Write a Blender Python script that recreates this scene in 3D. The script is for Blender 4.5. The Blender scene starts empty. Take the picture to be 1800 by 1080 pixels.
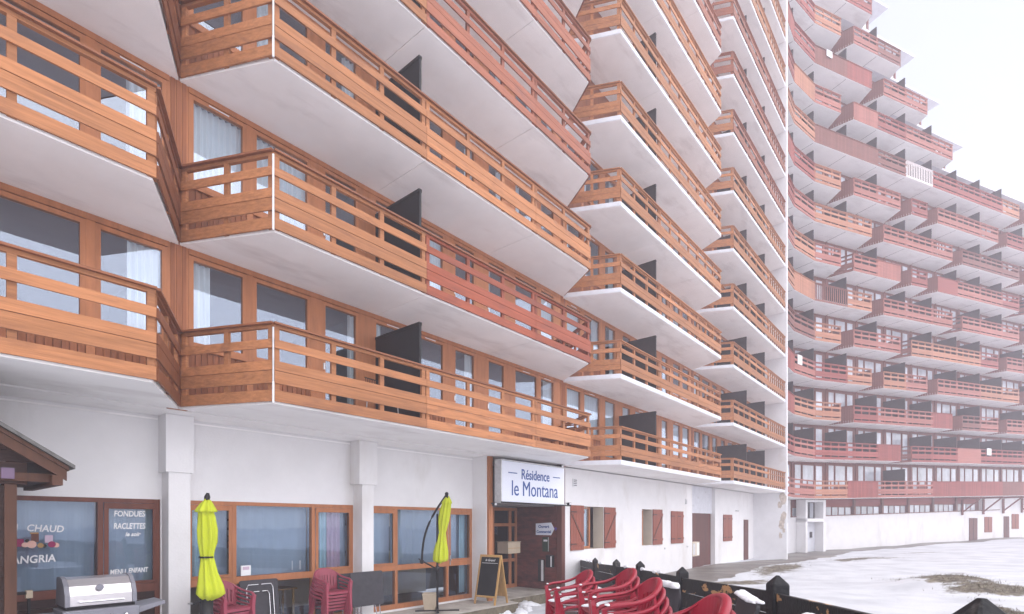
import bpy, bmesh, math, random
import numpy as np
from mathutils import Matrix, Vector, noise
from math import radians, sin, cos, pi, atan2, hypot
random.seed(11)
EYE = 2.1
scene = bpy.context.scene
COL = scene.collection

# ------------------------------------------------------------------ camera
cam = bpy.data.cameras.new('camera'); camo = bpy.data.objects.new('camera', cam); COL.objects.link(camo)
camo.location = (0, 0, EYE); camo.rotation_euler = (radians(90), 0, 0)
cam.sensor_width = 36; cam.lens = 36*958/1800.0; cam.shift_y = 380/1800.0
cam.clip_start = 0.05; cam.clip_end = 2000
scene.camera = camo

# ------------------------------------------------------------------ sky and light
SUN_EL, SUN_AZ = radians(44), radians(130)
w = bpy.data.worlds.new('World'); scene.world = w; w.use_nodes = True
nt = w.node_tree; nt.nodes.clear()
out = nt.nodes.new('ShaderNodeOutputWorld')
sky = nt.nodes.new('ShaderNodeTexSky'); sky.sky_type = 'NISHITA'; sky.sun_disc = False
sky.sun_elevation = SUN_EL; sky.sun_rotation = SUN_AZ; sky.dust_density = 6; sky.altitude = 1800
b1 = nt.nodes.new('ShaderNodeBackground'); b1.inputs[1].default_value = 0.05
nt.links.new(sky.outputs[0], b1.inputs[0])
b2 = nt.nodes.new('ShaderNodeBackground'); b2.inputs[0].default_value = (0.855, 0.875, 0.945, 1); b2.inputs[1].default_value = 0.335
ad = nt.nodes.new('ShaderNodeAddShader')
nt.links.new(b1.outputs[0], ad.inputs[0]); nt.links.new(b2.outputs[0], ad.inputs[1]); nt.links.new(ad.outputs[0], out.inputs[0])
sl = bpy.data.lights.new('sun', 'SUN'); sl.energy = 2.5; sl.angle = radians(165); sl.color = (1, 0.965, 0.91)
so = bpy.data.objects.new('sun', sl); COL.objects.link(so)
so.rotation_euler = (radians(90)-SUN_EL, 0, radians(180)-SUN_AZ)
scene.view_settings.view_transform = 'Standard'; scene.view_settings.look = 'None'
scene.view_settings.gamma = 1; scene.view_settings.exposure = 1.32
scene.cycles.use_denoising = True
scene.cycles.max_bounces = 10; scene.cycles.diffuse_bounces = 7; scene.cycles.glossy_bounces = 3
scene.cycles.transparent_max_bounces = 12; scene.cycles.volume_bounces = 2; scene.cycles.transmission_bounces = 4
scene.cycles.sample_clamp_indirect = 6

# ------------------------------------------------------------------ helpers
PW = {}
class MB:
    def __init__(s, M=None):
        s.v = []; s.f = []; s.mi = []; s.mats = []; s.M = M or Matrix()
    def add(s, vs, fs, mat):
        if mat not in s.mats: s.mats.append(mat)
        i = s.mats.index(mat); b = len(s.v)
        s.v += [s.M @ Vector(p) for p in vs]
        for f in fs: s.f.append([b+k for k in f]); s.mi.append(i)
    def hexa(s, p, mat):       # 8 points, bottom ring then top ring
        s.add(p, [(0,3,2,1),(4,5,6,7),(0,1,5,4),(1,2,6,5),(2,3,7,6),(3,0,4,7)], mat)
    def box(s, x0, x1, y0, y1, z0, z1, mat):
        s.hexa([(x0,y0,z0),(x1,y0,z0),(x1,y1,z0),(x0,y1,z0),(x0,y0,z1),(x1,y0,z1),(x1,y1,z1),(x0,y1,z1)], mat)
    def obox(s, p, q, o0, o1, z0, z1, mat, dp=0, dq=0, i0=0, i1=0):
        dx, dy = q[0]-p[0], q[1]-p[1]; L = hypot(dx, dy); dx /= L; dy /= L; nx, ny = dy, -dx
        p = (p[0]+dx*i0, p[1]+dy*i0); q = (q[0]-dx*i1, q[1]-dy*i1)
        A = (p[0]+nx*o0, p[1]+ny*o0); B = (q[0]+nx*o0, q[1]+ny*o0); C = (q[0]+nx*o1, q[1]+ny*o1); D = (p[0]+nx*o1, p[1]+ny*o1)
        s.hexa([(*A,z0+dp),(*B,z0+dq),(*C,z0+dq),(*D,z0+dp),(*A,z1+dp),(*B,z1+dq),(*C,z1+dq),(*D,z1+dp)], mat)
    def prism(s, poly, z0, z1, mat, zf=None):
        n = len(poly); zf = zf or (lambda x, y: 0)
        vs = [(x,y,z0+zf(x,y)) for x,y in poly]+[(x,y,z1+zf(x,y)) for x,y in poly]
        s.add(vs, [list(range(n))[::-1], list(range(n,2*n))]+[(i,(i+1)%n,(i+1)%n+n,i+n) for i in range(n)], mat)
    def loft(s, rings, mat, cap=True, closed=True):
        n = len(rings[0]); vs = [p for r in rings for p in r]; fs = []
        m = n if closed else n-1
        for k in range(len(rings)-1):
            for i in range(m): fs.append((k*n+i, k*n+(i+1)%n, (k+1)*n+(i+1)%n, (k+1)*n+i))
        if cap and closed: fs.append(list(range(n))[::-1]); fs.append([(len(rings)-1)*n+i for i in range(n)])
        s.add(vs, fs, mat)
    def tube(s, pts, r, mat, n=8):
        pts = [Vector(p) for p in pts]; rings = []
        rr = r if isinstance(r, (list, tuple)) else [r]*len(pts)
        for i, p in enumerate(pts):
            t = (pts[min(i+1,len(pts)-1)]-pts[max(i-1,0)]).normalized()
            a = Vector((0,0,1)) if abs(t.z) < .9 else Vector((1,0,0))
            x = t.cross(a).normalized(); y = t.cross(x)
            rings.append([tuple(p+x*cos(2*pi*k/n)*rr[i]+y*sin(2*pi*k/n)*rr[i]) for k in range(n)])
        s.loft(rings, mat)
    def quad(s, a, b, c, d, mat): s.add([a,b,c,d], [(0,1,2,3)], mat)
    def ball(s, c, r, mat, n=10, sz=(1,1,1)):
        rings = []
        for i in range(1, n):
            t = pi*i/n
            rings.append([(c[0]+r*sz[0]*sin(t)*cos(2*pi*k/n), c[1]+r*sz[1]*sin(t)*sin(2*pi*k/n), c[2]-r*sz[2]*cos(t)) for k in range(n)])
        s.loft(rings, mat)
    def build(s, name, parent=None, smooth=False, bevel=0.0, recalc=True):
        me = bpy.data.meshes.new(name)
        inv = PW[parent].inverted() if parent is not None else Matrix()
        me.from_pydata([tuple(inv @ v) for v in s.v], [], s.f)
        for m in s.mats: me.materials.append(m)
        me.polygons.foreach_set('material_index', s.mi)
        if recalc or bevel:
            bm = bmesh.new(); bm.from_mesh(me)
            bmesh.ops.recalc_face_normals(bm, faces=bm.faces)
            bm.to_mesh(me); bm.free()
        if smooth: me.polygons.foreach_set('use_smooth', [True]*len(me.polygons))
        o = bpy.data.objects.new(name, me); COL.objects.link(o)
        if parent is not None: o.parent = parent; PW[o] = PW[parent]
        else: PW[o] = Matrix()
        if bevel:
            md = o.modifiers.new('bevel', 'BEVEL'); md.width = bevel; md.segments = 2; md.limit_method = 'ANGLE'
        return o

def thing(name, label, cat, loc=(0,0,0), rz=0, group=None):
    o = bpy.data.objects.new(name, None); COL.objects.link(o); o.empty_display_size = .2
    o.location = loc; o.rotation_euler = (0,0,rz); o['label'] = label; o['category'] = cat
    if group: o['group'] = group
    PW[o] = Matrix.Translation(loc) @ Matrix.Rotation(rz, 4, 'Z')
    return o
def tag(o, label, cat, group=None):
    o['label'] = label; o['category'] = cat
    if group: o['group'] = group
    return o
def copy_tree(o, loc, rz, parent=None):
    c = o.copy(); COL.objects.link(c)
    if parent is None:
        c.location = loc; c.rotation_euler = (0,0,rz)
    else: c.parent = parent
    for ch in [x for x in o.children]: copy_tree(ch, None, None, c)
    return c

def mk(name, col, rough=.6, noise_=None, amt=.12, isl=0.0, bump=0.0, bscale=None, metal=0, spec=.25, stain=None, trans=0, coat=0):
    m = bpy.data.materials.new(name); m.use_nodes = True; t = m.node_tree; N = t.nodes; L = t.links
    b = N['Principled BSDF']; b.inputs['Roughness'].default_value = rough; b.inputs['Metallic'].default_value = metal
    b.inputs['Specular IOR Level'].default_value = spec
    b.inputs['Coat Weight'].default_value = coat
    col = (*col, 1) if len(col) == 3 else col
    tc = N.new('ShaderNodeTexCoord'); src = None
    rgb = N.new('ShaderNodeRGB'); rgb.outputs[0].default_value = col; cur = rgb.outputs[0]
    def mul(cur, fac):
        mx = N.new('ShaderNodeMix'); mx.data_type = 'RGBA'; mx.blend_type = 'MULTIPLY'; mx.inputs[0].default_value = 1
        L.new(cur, mx.inputs[6]); L.new(fac, mx.inputs[7]); return mx.outputs[2]
    nz = None
    if noise_:
        mp = N.new('ShaderNodeMapping'); mp.inputs['Scale'].default_value = noise_
        L.new(tc.outputs['Object'], mp.inputs[0])
        nz = N.new('ShaderNodeTexNoise'); nz.inputs['Scale'].default_value = 1; nz.inputs['Detail'].default_value = 6; nz.inputs['Roughness'].default_value = .65
        L.new(mp.outputs[0], nz.inputs[0])
        mr = N.new('ShaderNodeMapRange'); mr.inputs[1].default_value = .3; mr.inputs[2].default_value = .7
        mr.inputs[3].default_value = 1-amt; mr.inputs[4].default_value = 1+amt
        L.new(nz.outputs[0], mr.inputs[0]); cur = mul(cur, mr.outputs[0])
    if isl:
        g = N.new('ShaderNodeNewGeometry'); mr = N.new('ShaderNodeMapRange')
        mr.inputs[3].default_value = 1-isl; mr.inputs[4].default_value = 1+isl
        L.new(g.outputs['Random Per Island'], mr.inputs[0]); cur = mul(cur, mr.outputs[0])
    if stain:      # (colour, scale vector, low, high)
        mp = N.new('ShaderNodeMapping'); mp.inputs['Scale'].default_value = stain[1]; L.new(tc.outputs['Object'], mp.inputs[0])
        n2 = N.new('ShaderNodeTexNoise'); n2.inputs['Scale'].default_value = 1; n2.inputs['Detail'].default_value = 7; n2.inputs['Roughness'].default_value = .6
        L.new(mp.outputs[0], n2.inputs[0])
        mr = N.new('ShaderNodeMapRange'); mr.inputs[1].default_value = stain[2]; mr.inputs[2].default_value = stain[3]
        L.new(n2.outputs[0], mr.inputs[0])
        mx = N.new('ShaderNodeMix'); mx.data_type = 'RGBA'; L.new(mr.outputs[0], mx.inputs[0]); L.new(cur, mx.inputs[6])
        mx.inputs[7].default_value = (*stain[0], 1); cur = mx.outputs[2]
    L.new(cur, b.inputs['Base Color'])
    if bump:
        bp = N.new('ShaderNodeBump'); bp.inputs['Strength'].default_value = bump; bp.inputs['Distance'].default_value = .02
        if bscale:
            n3 = N.new('ShaderNodeTexNoise'); n3.inputs['Scale'].default_value = bscale; n3.inputs['Detail'].default_value = 4
            L.new(tc.outputs['Object'], n3.inputs[0]); L.new(n3.outputs[0], bp.inputs['Height'])
        elif nz: L.new(nz.outputs[0], bp.inputs['Height'])
        L.new(bp.outputs[0], b.inputs['Normal'])
    m.diffuse_color = col
    return m

M = {}
M['orange'] = mk('orange_stained_wood', (.37,.155,.066), .6, (1.2,9,26), .26, .20, .3, stain=((.24,.10,.05),(1.3,4,6),.54,.74))
M['red'] = mk('red_stained_wood', (.255,.062,.03), .55, (1.2,9,26), .22, .2, .25, stain=((.19,.055,.035),(1.3,4,6),.55,.75))
M['salmon'] = mk('salmon_faded_hazed_wood', (.27,.092,.052), .6, (1.2,9,26), .22, .2, .25, stain=((.22,.09,.07),(1.3,4,6),.55,.75))
M['railtop'] = mk('rail_cap_wood', (.24,.088,.04), .5, (1.5,12,12), .2, .1)
M['darkpost'] = mk('dark_brown_post', (.20,.07,.03), .55, (12,12,1.5), .2, .1)
M['frame'] = mk('brown_window_wood', (.40,.158,.068), .5, (9,9,1.3), .16, .08, .12)
M['frame_dark'] = mk('dark_red_brown_wood', (.14,.045,.028), .4, (9,9,1.3), .2, .1)
M['boards'] = mk('vertical_wall_boards', (.25,.088,.038), .55, (20,20,1.2), .22, .16, .2)
M['soffit'] = mk('white_painted_soffit', (.92,.905,.90), .8, (.9,.9,.9), .05, stain=((.74,.71,.705),(.5,1.6,.5),.54,.74), bump=.02, bscale=40)
M['slabedge'] = mk('white_slab_edge', (.66,.67,.72), .7, (3,3,3), .08, stain=((.4,.39,.4),(2,2,9),.6,.8))
M['plaster'] = mk('white_wall_render', (.76,.75,.755), .85, (1.5,1.5,1.5), .04, bump=.10, bscale=26, stain=((.62,.595,.57),(.9,.9,.35),.56,.78))
M['plaster_d'] = mk('white_wall_render_stained', (.72,.715,.73), .85, (2,2,2), .05, bump=.12, bscale=26, stain=((.52,.47,.42),(.5,.5,.35),.6,.8))
M['black'] = mk('black_divider_panel', (.010,.010,.012), .5, (6,6,6), .3)
M['greydiv'] = mk('dark_grey_divider_panel', (.030,.025,.026), .6, (6,6,6), .25)
M['dark'] = mk('dark_gap', (.03,.028,.028), .8)
M['room'] = mk('room_wall', (.23,.22,.22), .9, (1,1,1), .2)
M['roomfloor'] = mk('room_floor', (.14,.09,.06), .7, (2,2,2), .2)
M['steel'] = mk('galvanised_steel', (.55,.55,.56), .35, (8,8,8), .15, metal=.8)
M['whitemetal'] = mk('white_metal', (.72,.72,.74), .4, (6,6,6), .06)
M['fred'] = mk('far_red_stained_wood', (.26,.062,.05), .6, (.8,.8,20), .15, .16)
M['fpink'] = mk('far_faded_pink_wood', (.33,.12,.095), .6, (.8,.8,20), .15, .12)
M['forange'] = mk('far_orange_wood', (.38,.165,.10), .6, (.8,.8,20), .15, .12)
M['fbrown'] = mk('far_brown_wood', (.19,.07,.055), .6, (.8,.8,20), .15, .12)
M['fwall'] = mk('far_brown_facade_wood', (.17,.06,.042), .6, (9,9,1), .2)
M['fwhite'] = mk('far_white_picket', (.72,.66,.66), .6, (1,1,1), .05)
M['shutter'] = mk('red_brown_shutter', (.25,.068,.04), .5, (18,18,1.5), .12, .1, .15)
M['doorb'] = mk('brown_garage_door', (.12,.042,.032), .55, (14,14,1.2), .16, .1)
M['concrete'] = mk('terrace_concrete', (.42,.385,.345), .85, (3,3,3), .2, bump=.3, bscale=30, stain=((.16,.14,.11),(.8,.8,2.2),.5,.72))
M['kerbside'] = mk('mossy_kerb_concrete', (.17,.145,.10), .9, (5,5,5), .35, bump=.4, bscale=25)
M['asphalt'] = mk('wet_asphalt', (.13,.115,.10), .42, (1.2,1.2,1.2), .3, bump=.25, bscale=60, stain=((.25,.225,.20),(.35,.8,1),.48,.66))
M['snow'] = mk('clean_snow', (.70,.71,.745), .7, (3,3,3), .03, bump=.35, bscale=18)
M['hutdark'] = mk('dark_hut_planks', (.032,.013,.009), .6, (2,2,16), .35, .25, .3)
M['huttrim'] = mk('hut_corner_trim', (.075,.031,.017), .55, (14,14,1.5), .25, .15)
M['roofedge'] = mk('hut_roof_felt', (.12,.115,.11), .8, (8,8,8), .3)
M['yellow'] = mk('lemon_yellow_canvas', (.50,.56,.028), .8, (5,5,2), .08, bump=.2, bscale=120)
M['blackmetal'] = mk('black_powder_coat', (.018,.018,.02), .45, (8,8,8), .2)
M['crimson'] = mk('crimson_plastic', (.28,.008,.026), .36, (4,4,4), .14, .06, spec=.5)
M['wine'] = mk('faded_wine_plastic', (.28,.042,.07), .38, (4,4,4), .12, .06, spec=.5)
M['tabletop'] = mk('dark_grey_tabletop', (.045,.043,.05), .55, (7,7,7), .2, bump=.08, bscale=90)
M['tabletopb'] = mk('brown_grey_tabletop', (.12,.10,.092), .55, (5,5,5), .22, bump=.1, bscale=90)
M['chrome'] = mk('chrome_tube', (.7,.7,.72), .18, metal=1)
M['bbq'] = mk('brushed_stainless', (.62,.60,.62), .3, (2,40,40), .06, metal=.85)
M['bbqgrey'] = mk('grey_enamel', (.20,.20,.23), .4, (5,5,5), .1)
M['pine'] = mk('varnished_pine', (.46,.27,.10), .45, (12,12,1.5), .18, .1)
M['chalk'] = mk('chalkboard', (.012,.012,.013), .85, (4,4,4), .3)
M['white'] = mk('white_lettering', (.85,.85,.86), .6)
M['signw'] = mk('white_sign_panel', (.76,.79,.88), .4, (1,1,1), .02)
M['blue'] = mk('blue_lettering', (.035,.09,.30), .5)
M['navy'] = mk('purple_arrow_board', (.09,.05,.30), .5)
M['brick'] = mk('dark_red_cladding', (.13,.034,.026), .5, (3,3,9), .5, .2, .3)
M['fence'] = mk('black_painted_timber', (.012,.012,.014), .6, (10,10,10), .5, bump=.35, bscale=30, stain=((.10,.09,.085),(6,6,3),.6,.75))
M['peel'] = mk('black_timber_peeling_to_wood', (.012,.012,.013), .6, (10,10,10), .4, bump=.3, bscale=30, stain=((.52,.30,.13),(5,1.6,5),.585,.60))
M['cream'] = mk('cream_reveal', (.62,.54,.44), .8, (3,3,3), .06)
M['card'] = mk('beige_box', (.52,.43,.32), .7, (4,4,4), .08)
M['green'] = mk('dark_green_notice', (.02,.045,.025), .4)
M['stone'] = mk('exposed_stone', (.52,.45,.39), .9, (6,6,6), .35, bump=.5, bscale=14)
M['grass'] = mk('dead_grass', (.10,.08,.045), .8, None, isl=.4)
M['curtain'] = mk('white_net_curtain', (.80,.84,.85), .85, (14,14,1), .03)
M['pane_tone'] = None
M['lilaccurtain'] = mk('lilac_curtain', (.62,.48,.60), .85, (14,14,1), .06)
M['bluecurtain'] = mk('pale_blue_curtain', (.50,.68,.76), .85, (14,14,1), .06)
M['skin'] = mk('skin', (.5,.3,.22), .6)
M['cloth'] = mk('pale_pullover', (.55,.53,.5), .9)
M['hair'] = mk('dark_hair', (.03,.025,.022), .7)
M['lilac'] = mk('lilac_lamp_box', (.15,.10,.16), .5)
M['ruby'] = mk('ruby_print', (.30,.02,.10), .5)
M['peach'] = mk('peach_print', (.75,.45,.38), .5)
M['roofw'] = mk('white_roof_edge', (.78,.78,.80), .6, (1,1,1), .03)
def glass(name, tint=(.94,.97,.99), fac=.22, gcol=(.74,.84,1)):
    m = bpy.data.materials.new(name); m.use_nodes = True; t = m.node_tree; N = t.nodes; L = t.links
    N.remove(N['Principled BSDF']); o = N['Material Output']
    tr = N.new('ShaderNodeBsdfTransparent'); tr.inputs[0].default_value = (*tint,1)
    gl = N.new('ShaderNodeBsdfGlossy'); gl.inputs[0].default_value = (*gcol,1); gl.inputs['Roughness'].default_value = .02
    fr = N.new('ShaderNodeFresnel'); fr.inputs[0].default_value = 1.5
    a = N.new('ShaderNodeMath'); a.operation = 'ADD'; a.inputs[1].default_value = fac; a.use_clamp = True
    mx = N.new('ShaderNodeMixShader'); L.new(fr.outputs[0], a.inputs[0]); L.new(a.outputs[0], mx.inputs[0])
    # faint ripple so neighbouring panes do not reflect as one perfect mirror
    tc = N.new('ShaderNodeTexCoord'); nz = N.new('ShaderNodeTexNoise'); nz.inputs['Scale'].default_value = 1.4; L.new(tc.outputs['Object'], nz.inputs[0])
    bp = N.new('ShaderNodeBump'); bp.inputs['Strength'].default_value = .02; bp.inputs['Distance'].default_value = .05; L.new(nz.outputs[0], bp.inputs['Height']); L.new(bp.outputs[0], gl.inputs['Normal'])
    L.new(tr.outputs[0], mx.inputs[1]); L.new(gl.outputs[0], mx.inputs[2]); L.new(mx.outputs[0], o.inputs[0])
    return m
M['glass'] = glass('window_glass')
M['shopglass'] = glass('shop_window_glass', (.90,.95,.98), .08, (.48,.57,.74))
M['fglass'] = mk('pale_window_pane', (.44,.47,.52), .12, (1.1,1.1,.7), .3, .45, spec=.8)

def pane_tone():  # invented sheet behind the glass; its pale colour evens out the reflections
    m = bpy.data.materials.new('added_pale_pane_sheet'); m.use_nodes = True; t = m.node_tree; N = t.nodes; L = t.links; b = N['Principled BSDF']
    b.inputs['Base Color'].default_value = (.40,.49,.60,1); b.inputs['Roughness'].default_value = .9
    tr = N.new('ShaderNodeBsdfTransparent'); mx = N.new('ShaderNodeMixShader'); mx.inputs[0].default_value = .92
    L.new(tr.outputs[0], mx.inputs[1]); L.new(b.outputs[0], mx.inputs[2]); L.new(mx.outputs[0], N['Material Output'].inputs[0]); return m
M['pane_tone'] = pane_tone()
# ------------------------------------------------------------------ ground
CP = np.array([(0,0,.5),(2,2,.65),(2.4,5,.57),(2.4,8,.44),(2.4,11,.22),(2.4,14,-.02),(2.2,17.5,-.28),(1.0,16.2,-.32),(-.6,13.9,-.32),
 (1,3,.62),(1,6,.5),(.6,9,.3),(-1.5,10,-.1),(-4,6,.12),(-2,7.5,.05),(-6,5,.1),(-5,0,.4),(8,20.8,-.06),(5,19,-.14),(7.9,24.6,-.02),(13,27,-.05),(15.8,31.4,-.04),(16.2,30.3,0),
 (19.5,36.9,.05),(19.8,33,.05),(23.7,39.4,.16),(28.3,41.4,.3),(27.8,39.3,.26),(35.6,44.6,.52),(34,42.3,.5),(44,48.3,.78),(43,46,.75),(60,55,1.1),
 (7,2,.75),(10,8,.45),(6,6,.5),(5,11,.22),(8,14,.2),(15,15,.3),(20,20,.22),(14,22,.1),(25,28,.28),(30,34,.35),(40,38,.65),(40,20,.7),(60,30,.9),(-20,-20,.5),(30,-20,.9),(100,0,1),(100,60,1.2),(-60,40,0),(0,60,0),(30,80,.6),(-40,-60,.4),(70,-70,.9),(-3,12,-.3),(2,24,-.3)])
def gz(x, y):
    x = np.asarray(x, float); y = np.asarray(y, float)
    d = np.hypot(x[...,None]-CP[:,0], y[...,None]-CP[:,1])+.35
    wt = d**-2.6
    b = .38*np.exp(-(((x-12.7)/1.3)**2+((y-15.6)/2.0)**2))+.16*np.exp(-(((x-14)/2.6)**2+((y-26)/1.5)**2))+.14*np.exp(-(((x-19.6)/2.2)**2+((y-30)/.9)**2))
    return (wt*CP[:,2]).sum(-1)/wt.sum(-1)+b
def gzf(x, y): return float(gz(x, y))
def axis(n, c, near, far):
    t = np.linspace(-1, 1, n); return c+np.sign(t)*(np.abs(t)*near+(np.abs(t)**4)*(far-near))
xs = axis(230, 6, 26, 150); ys = axis(230, 14, 26, 150)
GX, GY = np.meshgrid(xs, ys, indexing='ij'); GZ = gz(GX, GY)
vs = []
for i in range(len(xs)):
    for j in range(len(ys)):
        x, y = xs[i], ys[j]
        h = GZ[i,j]+.035*noise.noise((x*.9, y*.9, 0))+.018*noise.noise((x*3.1, y*3.1, 5))+.01*noise.noise((x*8, y*8, 9))
        vs.append((x, y, h))
n = len(ys); fs = [(i*n+j, (i+1)*n+j, (i+1)*n+j+1, i*n+j+1) for i in range(len(xs)-1) for j in range(n-1)]
def ground_mat():
    m = bpy.data.materials.new('snow_field'); m.use_nodes = True; t = m.node_tree; N = t.nodes; L = t.links; b = N['Principled BSDF']
    b.inputs['Roughness'].default_value = .75; b.inputs['Specular IOR Level'].default_value = .25
    tc = N.new('ShaderNodeTexCoord')
    n1 = N.new('ShaderNodeTexNoise'); n1.inputs['Scale'].default_value = 1.7; n1.inputs['Detail'].default_value = 9; n1.inputs['Roughness'].default_value = .72
    L.new(tc.outputs['Object'], n1.inputs[0])
    total = None
    # bare patches: (x, y, half sizes, turn)
    for (x, y, a, c, r, s) in [(12.8,16.4,3.2,1.1,78,1.0),(10.2,11.3,2.2,.45,62,1.0),(12.6,14.0,1.5,1.0,-25,1.0),(12.0,24.6,5.0,1.3,52,.85),(19.8,30.2,3.4,.9,14,1.0),(14.2,14.0,1.6,.45,20,.9),(26,34.5,2.2,.8,10,.6),(8.0,19.6,3.0,1.2,20,.8),(17,21,4,.8,30,.42)]:
        mp = N.new('ShaderNodeMapping'); mp.vector_type = 'TEXTURE'; mp.inputs['Location'].default_value = (x,y,0)
        mp.inputs['Rotation'].default_value = (0,0,radians(r)); mp.inputs['Scale'].default_value = (a,c,50)
        L.new(tc.outputs['Object'], mp.inputs[0])
        ln = N.new('ShaderNodeVectorMath'); ln.operation = 'LENGTH'; L.new(mp.outputs[0], ln.inputs[0])
        mr = N.new('ShaderNodeMapRange'); mr.inputs[1].default_value = 0; mr.inputs[2].default_value = 1.25; mr.inputs[3].default_value = s; mr.inputs[4].default_value = 0
        L.new(ln.outputs[1], mr.inputs[0])
        if total is None: total = mr.outputs[0]
        else:
            mx = N.new('ShaderNodeMath'); mx.operation = 'MAXIMUM'; L.new(total, mx.inputs[0]); L.new(mr.outputs[0], mx.inputs[1]); total = mx.outputs[0]
    k = N.new('ShaderNodeMath'); k.operation = 'MULTIPLY_ADD'; k.inputs[1].default_value = .72; L.new(total, k.inputs[0]); L.new(n1.outputs[0], k.inputs[2])
    th = N.new('ShaderNodeMapRange'); th.inputs[1].default_value = .78; th.inputs[2].default_value = .90; L.new(k.outputs[0], th.inputs[0])
    n2 = N.new('ShaderNodeTexNoise'); n2.inputs['Scale'].default_value = 6; n2.inputs['Detail'].default_value = 6; L.new(tc.outputs['Object'], n2.inputs[0])
    cr = N.new('ShaderNodeValToRGB'); e = cr.color_ramp.elements; e[0].position = .35; e[0].color = (.07,.055,.04,1); e[1].position = .65; e[1].color = (.24,.21,.15,1)
    L.new(n2.outputs[0], cr.inputs[0])
    n4 = N.new('ShaderNodeTexNoise'); n4.inputs['Scale'].default_value = .8; n4.inputs['Detail'].default_value = 6; L.new(tc.outputs['Object'], n4.inputs[0])
    cs = N.new('ShaderNodeValToRGB'); e = cs.color_ramp.elements; e[0].position = .3; e[0].color = (.48,.495,.53,1); e[1].position = .60; e[1].color = (.63,.645,.68,1)
    L.new(n4.outputs[0], cs.inputs[0])
    mx = N.new('ShaderNodeMix'); mx.data_type = 'RGBA'; L.new(th.outputs[0], mx.inputs[0]); L.new(cs.outputs[0], mx.inputs[6]); L.new(cr.outputs[0], mx.inputs[7])
    L.new(mx.outputs[2], b.inputs['Base Color'])
    mu = N.new('ShaderNodeTexNoise'); mu.inputs['Scale'].default_value = 4.5; mu.inputs['Detail'].default_value = 8; mu.inputs['Roughness'].default_value = .7; L.new(tc.outputs['Object'], mu.inputs[0])
    bp = N.new('ShaderNodeBump'); bp.inputs['Strength'].default_value = .55; bp.inputs['Distance'].default_value = .13; L.new(mu.outputs[0], bp.inputs['Height']); L.new(bp.outputs[0], b.inputs['Normal'])
    return m
g = MB(); g.add(vs, fs, ground_mat()); go = g.build('ground', smooth=True, recalc=False); go['kind'] = 'structure'

# facade frame of the near building: x = along the facade, y = away from the camera
TH = atan2(798, 958); SN, CS = sin(TH), cos(TH)
FN = Matrix(((SN,-CS,0,0),(CS,SN,0,0),(0,0,1,0),(0,0,0,1))); ROTN = atan2(CS, SN)
def nw(u, y, z=0): return FN @ Vector((u, y, z))

# path
inner = [(1.7,16.7),(5.4,21.6),(10.5,27.7),(15.7,31.7),(17.6,35.2),(19.6,37.5),(24.0,39.7),(28.6,41.7),(36,45.0),(56,54.0)]
outer = [(4.4,17.3),(8.0,20.5),(13.0,26.8),(16.4,30.3),(19.9,33.4),(22.2,36.1),(25.2,38.2),(28.9,40.1),(36,43.6),(56,52.6)]
vs, fs = [], []; NA, NB = 14, 8; rows = 0
for s in range(len(inner)-1):
    for a in range(NA + (s == len(inner)-2)):
        t = a/NA; I = Vector(inner[s]).lerp(Vector(inner[s+1]), t); O = Vector(outer[s]).lerp(Vector(outer[s+1]), t)
        O = O+(O-I).normalized()*(.35*noise.noise((O.x*.7,O.y*.7,0))+.16*noise.noise((O.x*3,O.y*3,0)))*min(1,(O-I).length/1.5)
        for b in range(NB+1):
            p = I.lerp(O, b/NB); h = gzf(p.x, p.y)+(.05 if b < NB else -.06)
            if b == NB-1: h -= .015
            vs.append((p.x, p.y, h))
        rows += 1
fs = [(r*(NB+1)+b, (r+1)*(NB+1)+b, (r+1)*(NB+1)+b+1, r*(NB+1)+b+1) for r in range(rows-1) for b in range(NB)]
pm = MB(); pm.add(vs, fs, M['asphalt']); po = pm.build('path', smooth=True); po['kind'] = 'structure'
# terrace in front of the restaurant and the entrance
tm = MB(FN)
tm.prism([(-6,8.3),(2.5,8.3),(3.2,9.1),(11.2,9.1),(11.4,9.72),(14.12,9.72),(14.12,12.3),(-6,12.3)], -.02, 0, M['concrete'])
tm.prism([(-6,8.32),(2.5,8.32),(3.2,9.12),(11.2,9.12),(11.4,9.74),(14.1,9.74),(14.1,12.3),(-6,12.3)], -.6, -.021, M['kerbside'])
to = tm.build('terrace'); to['kind'] = 'structure'

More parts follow.
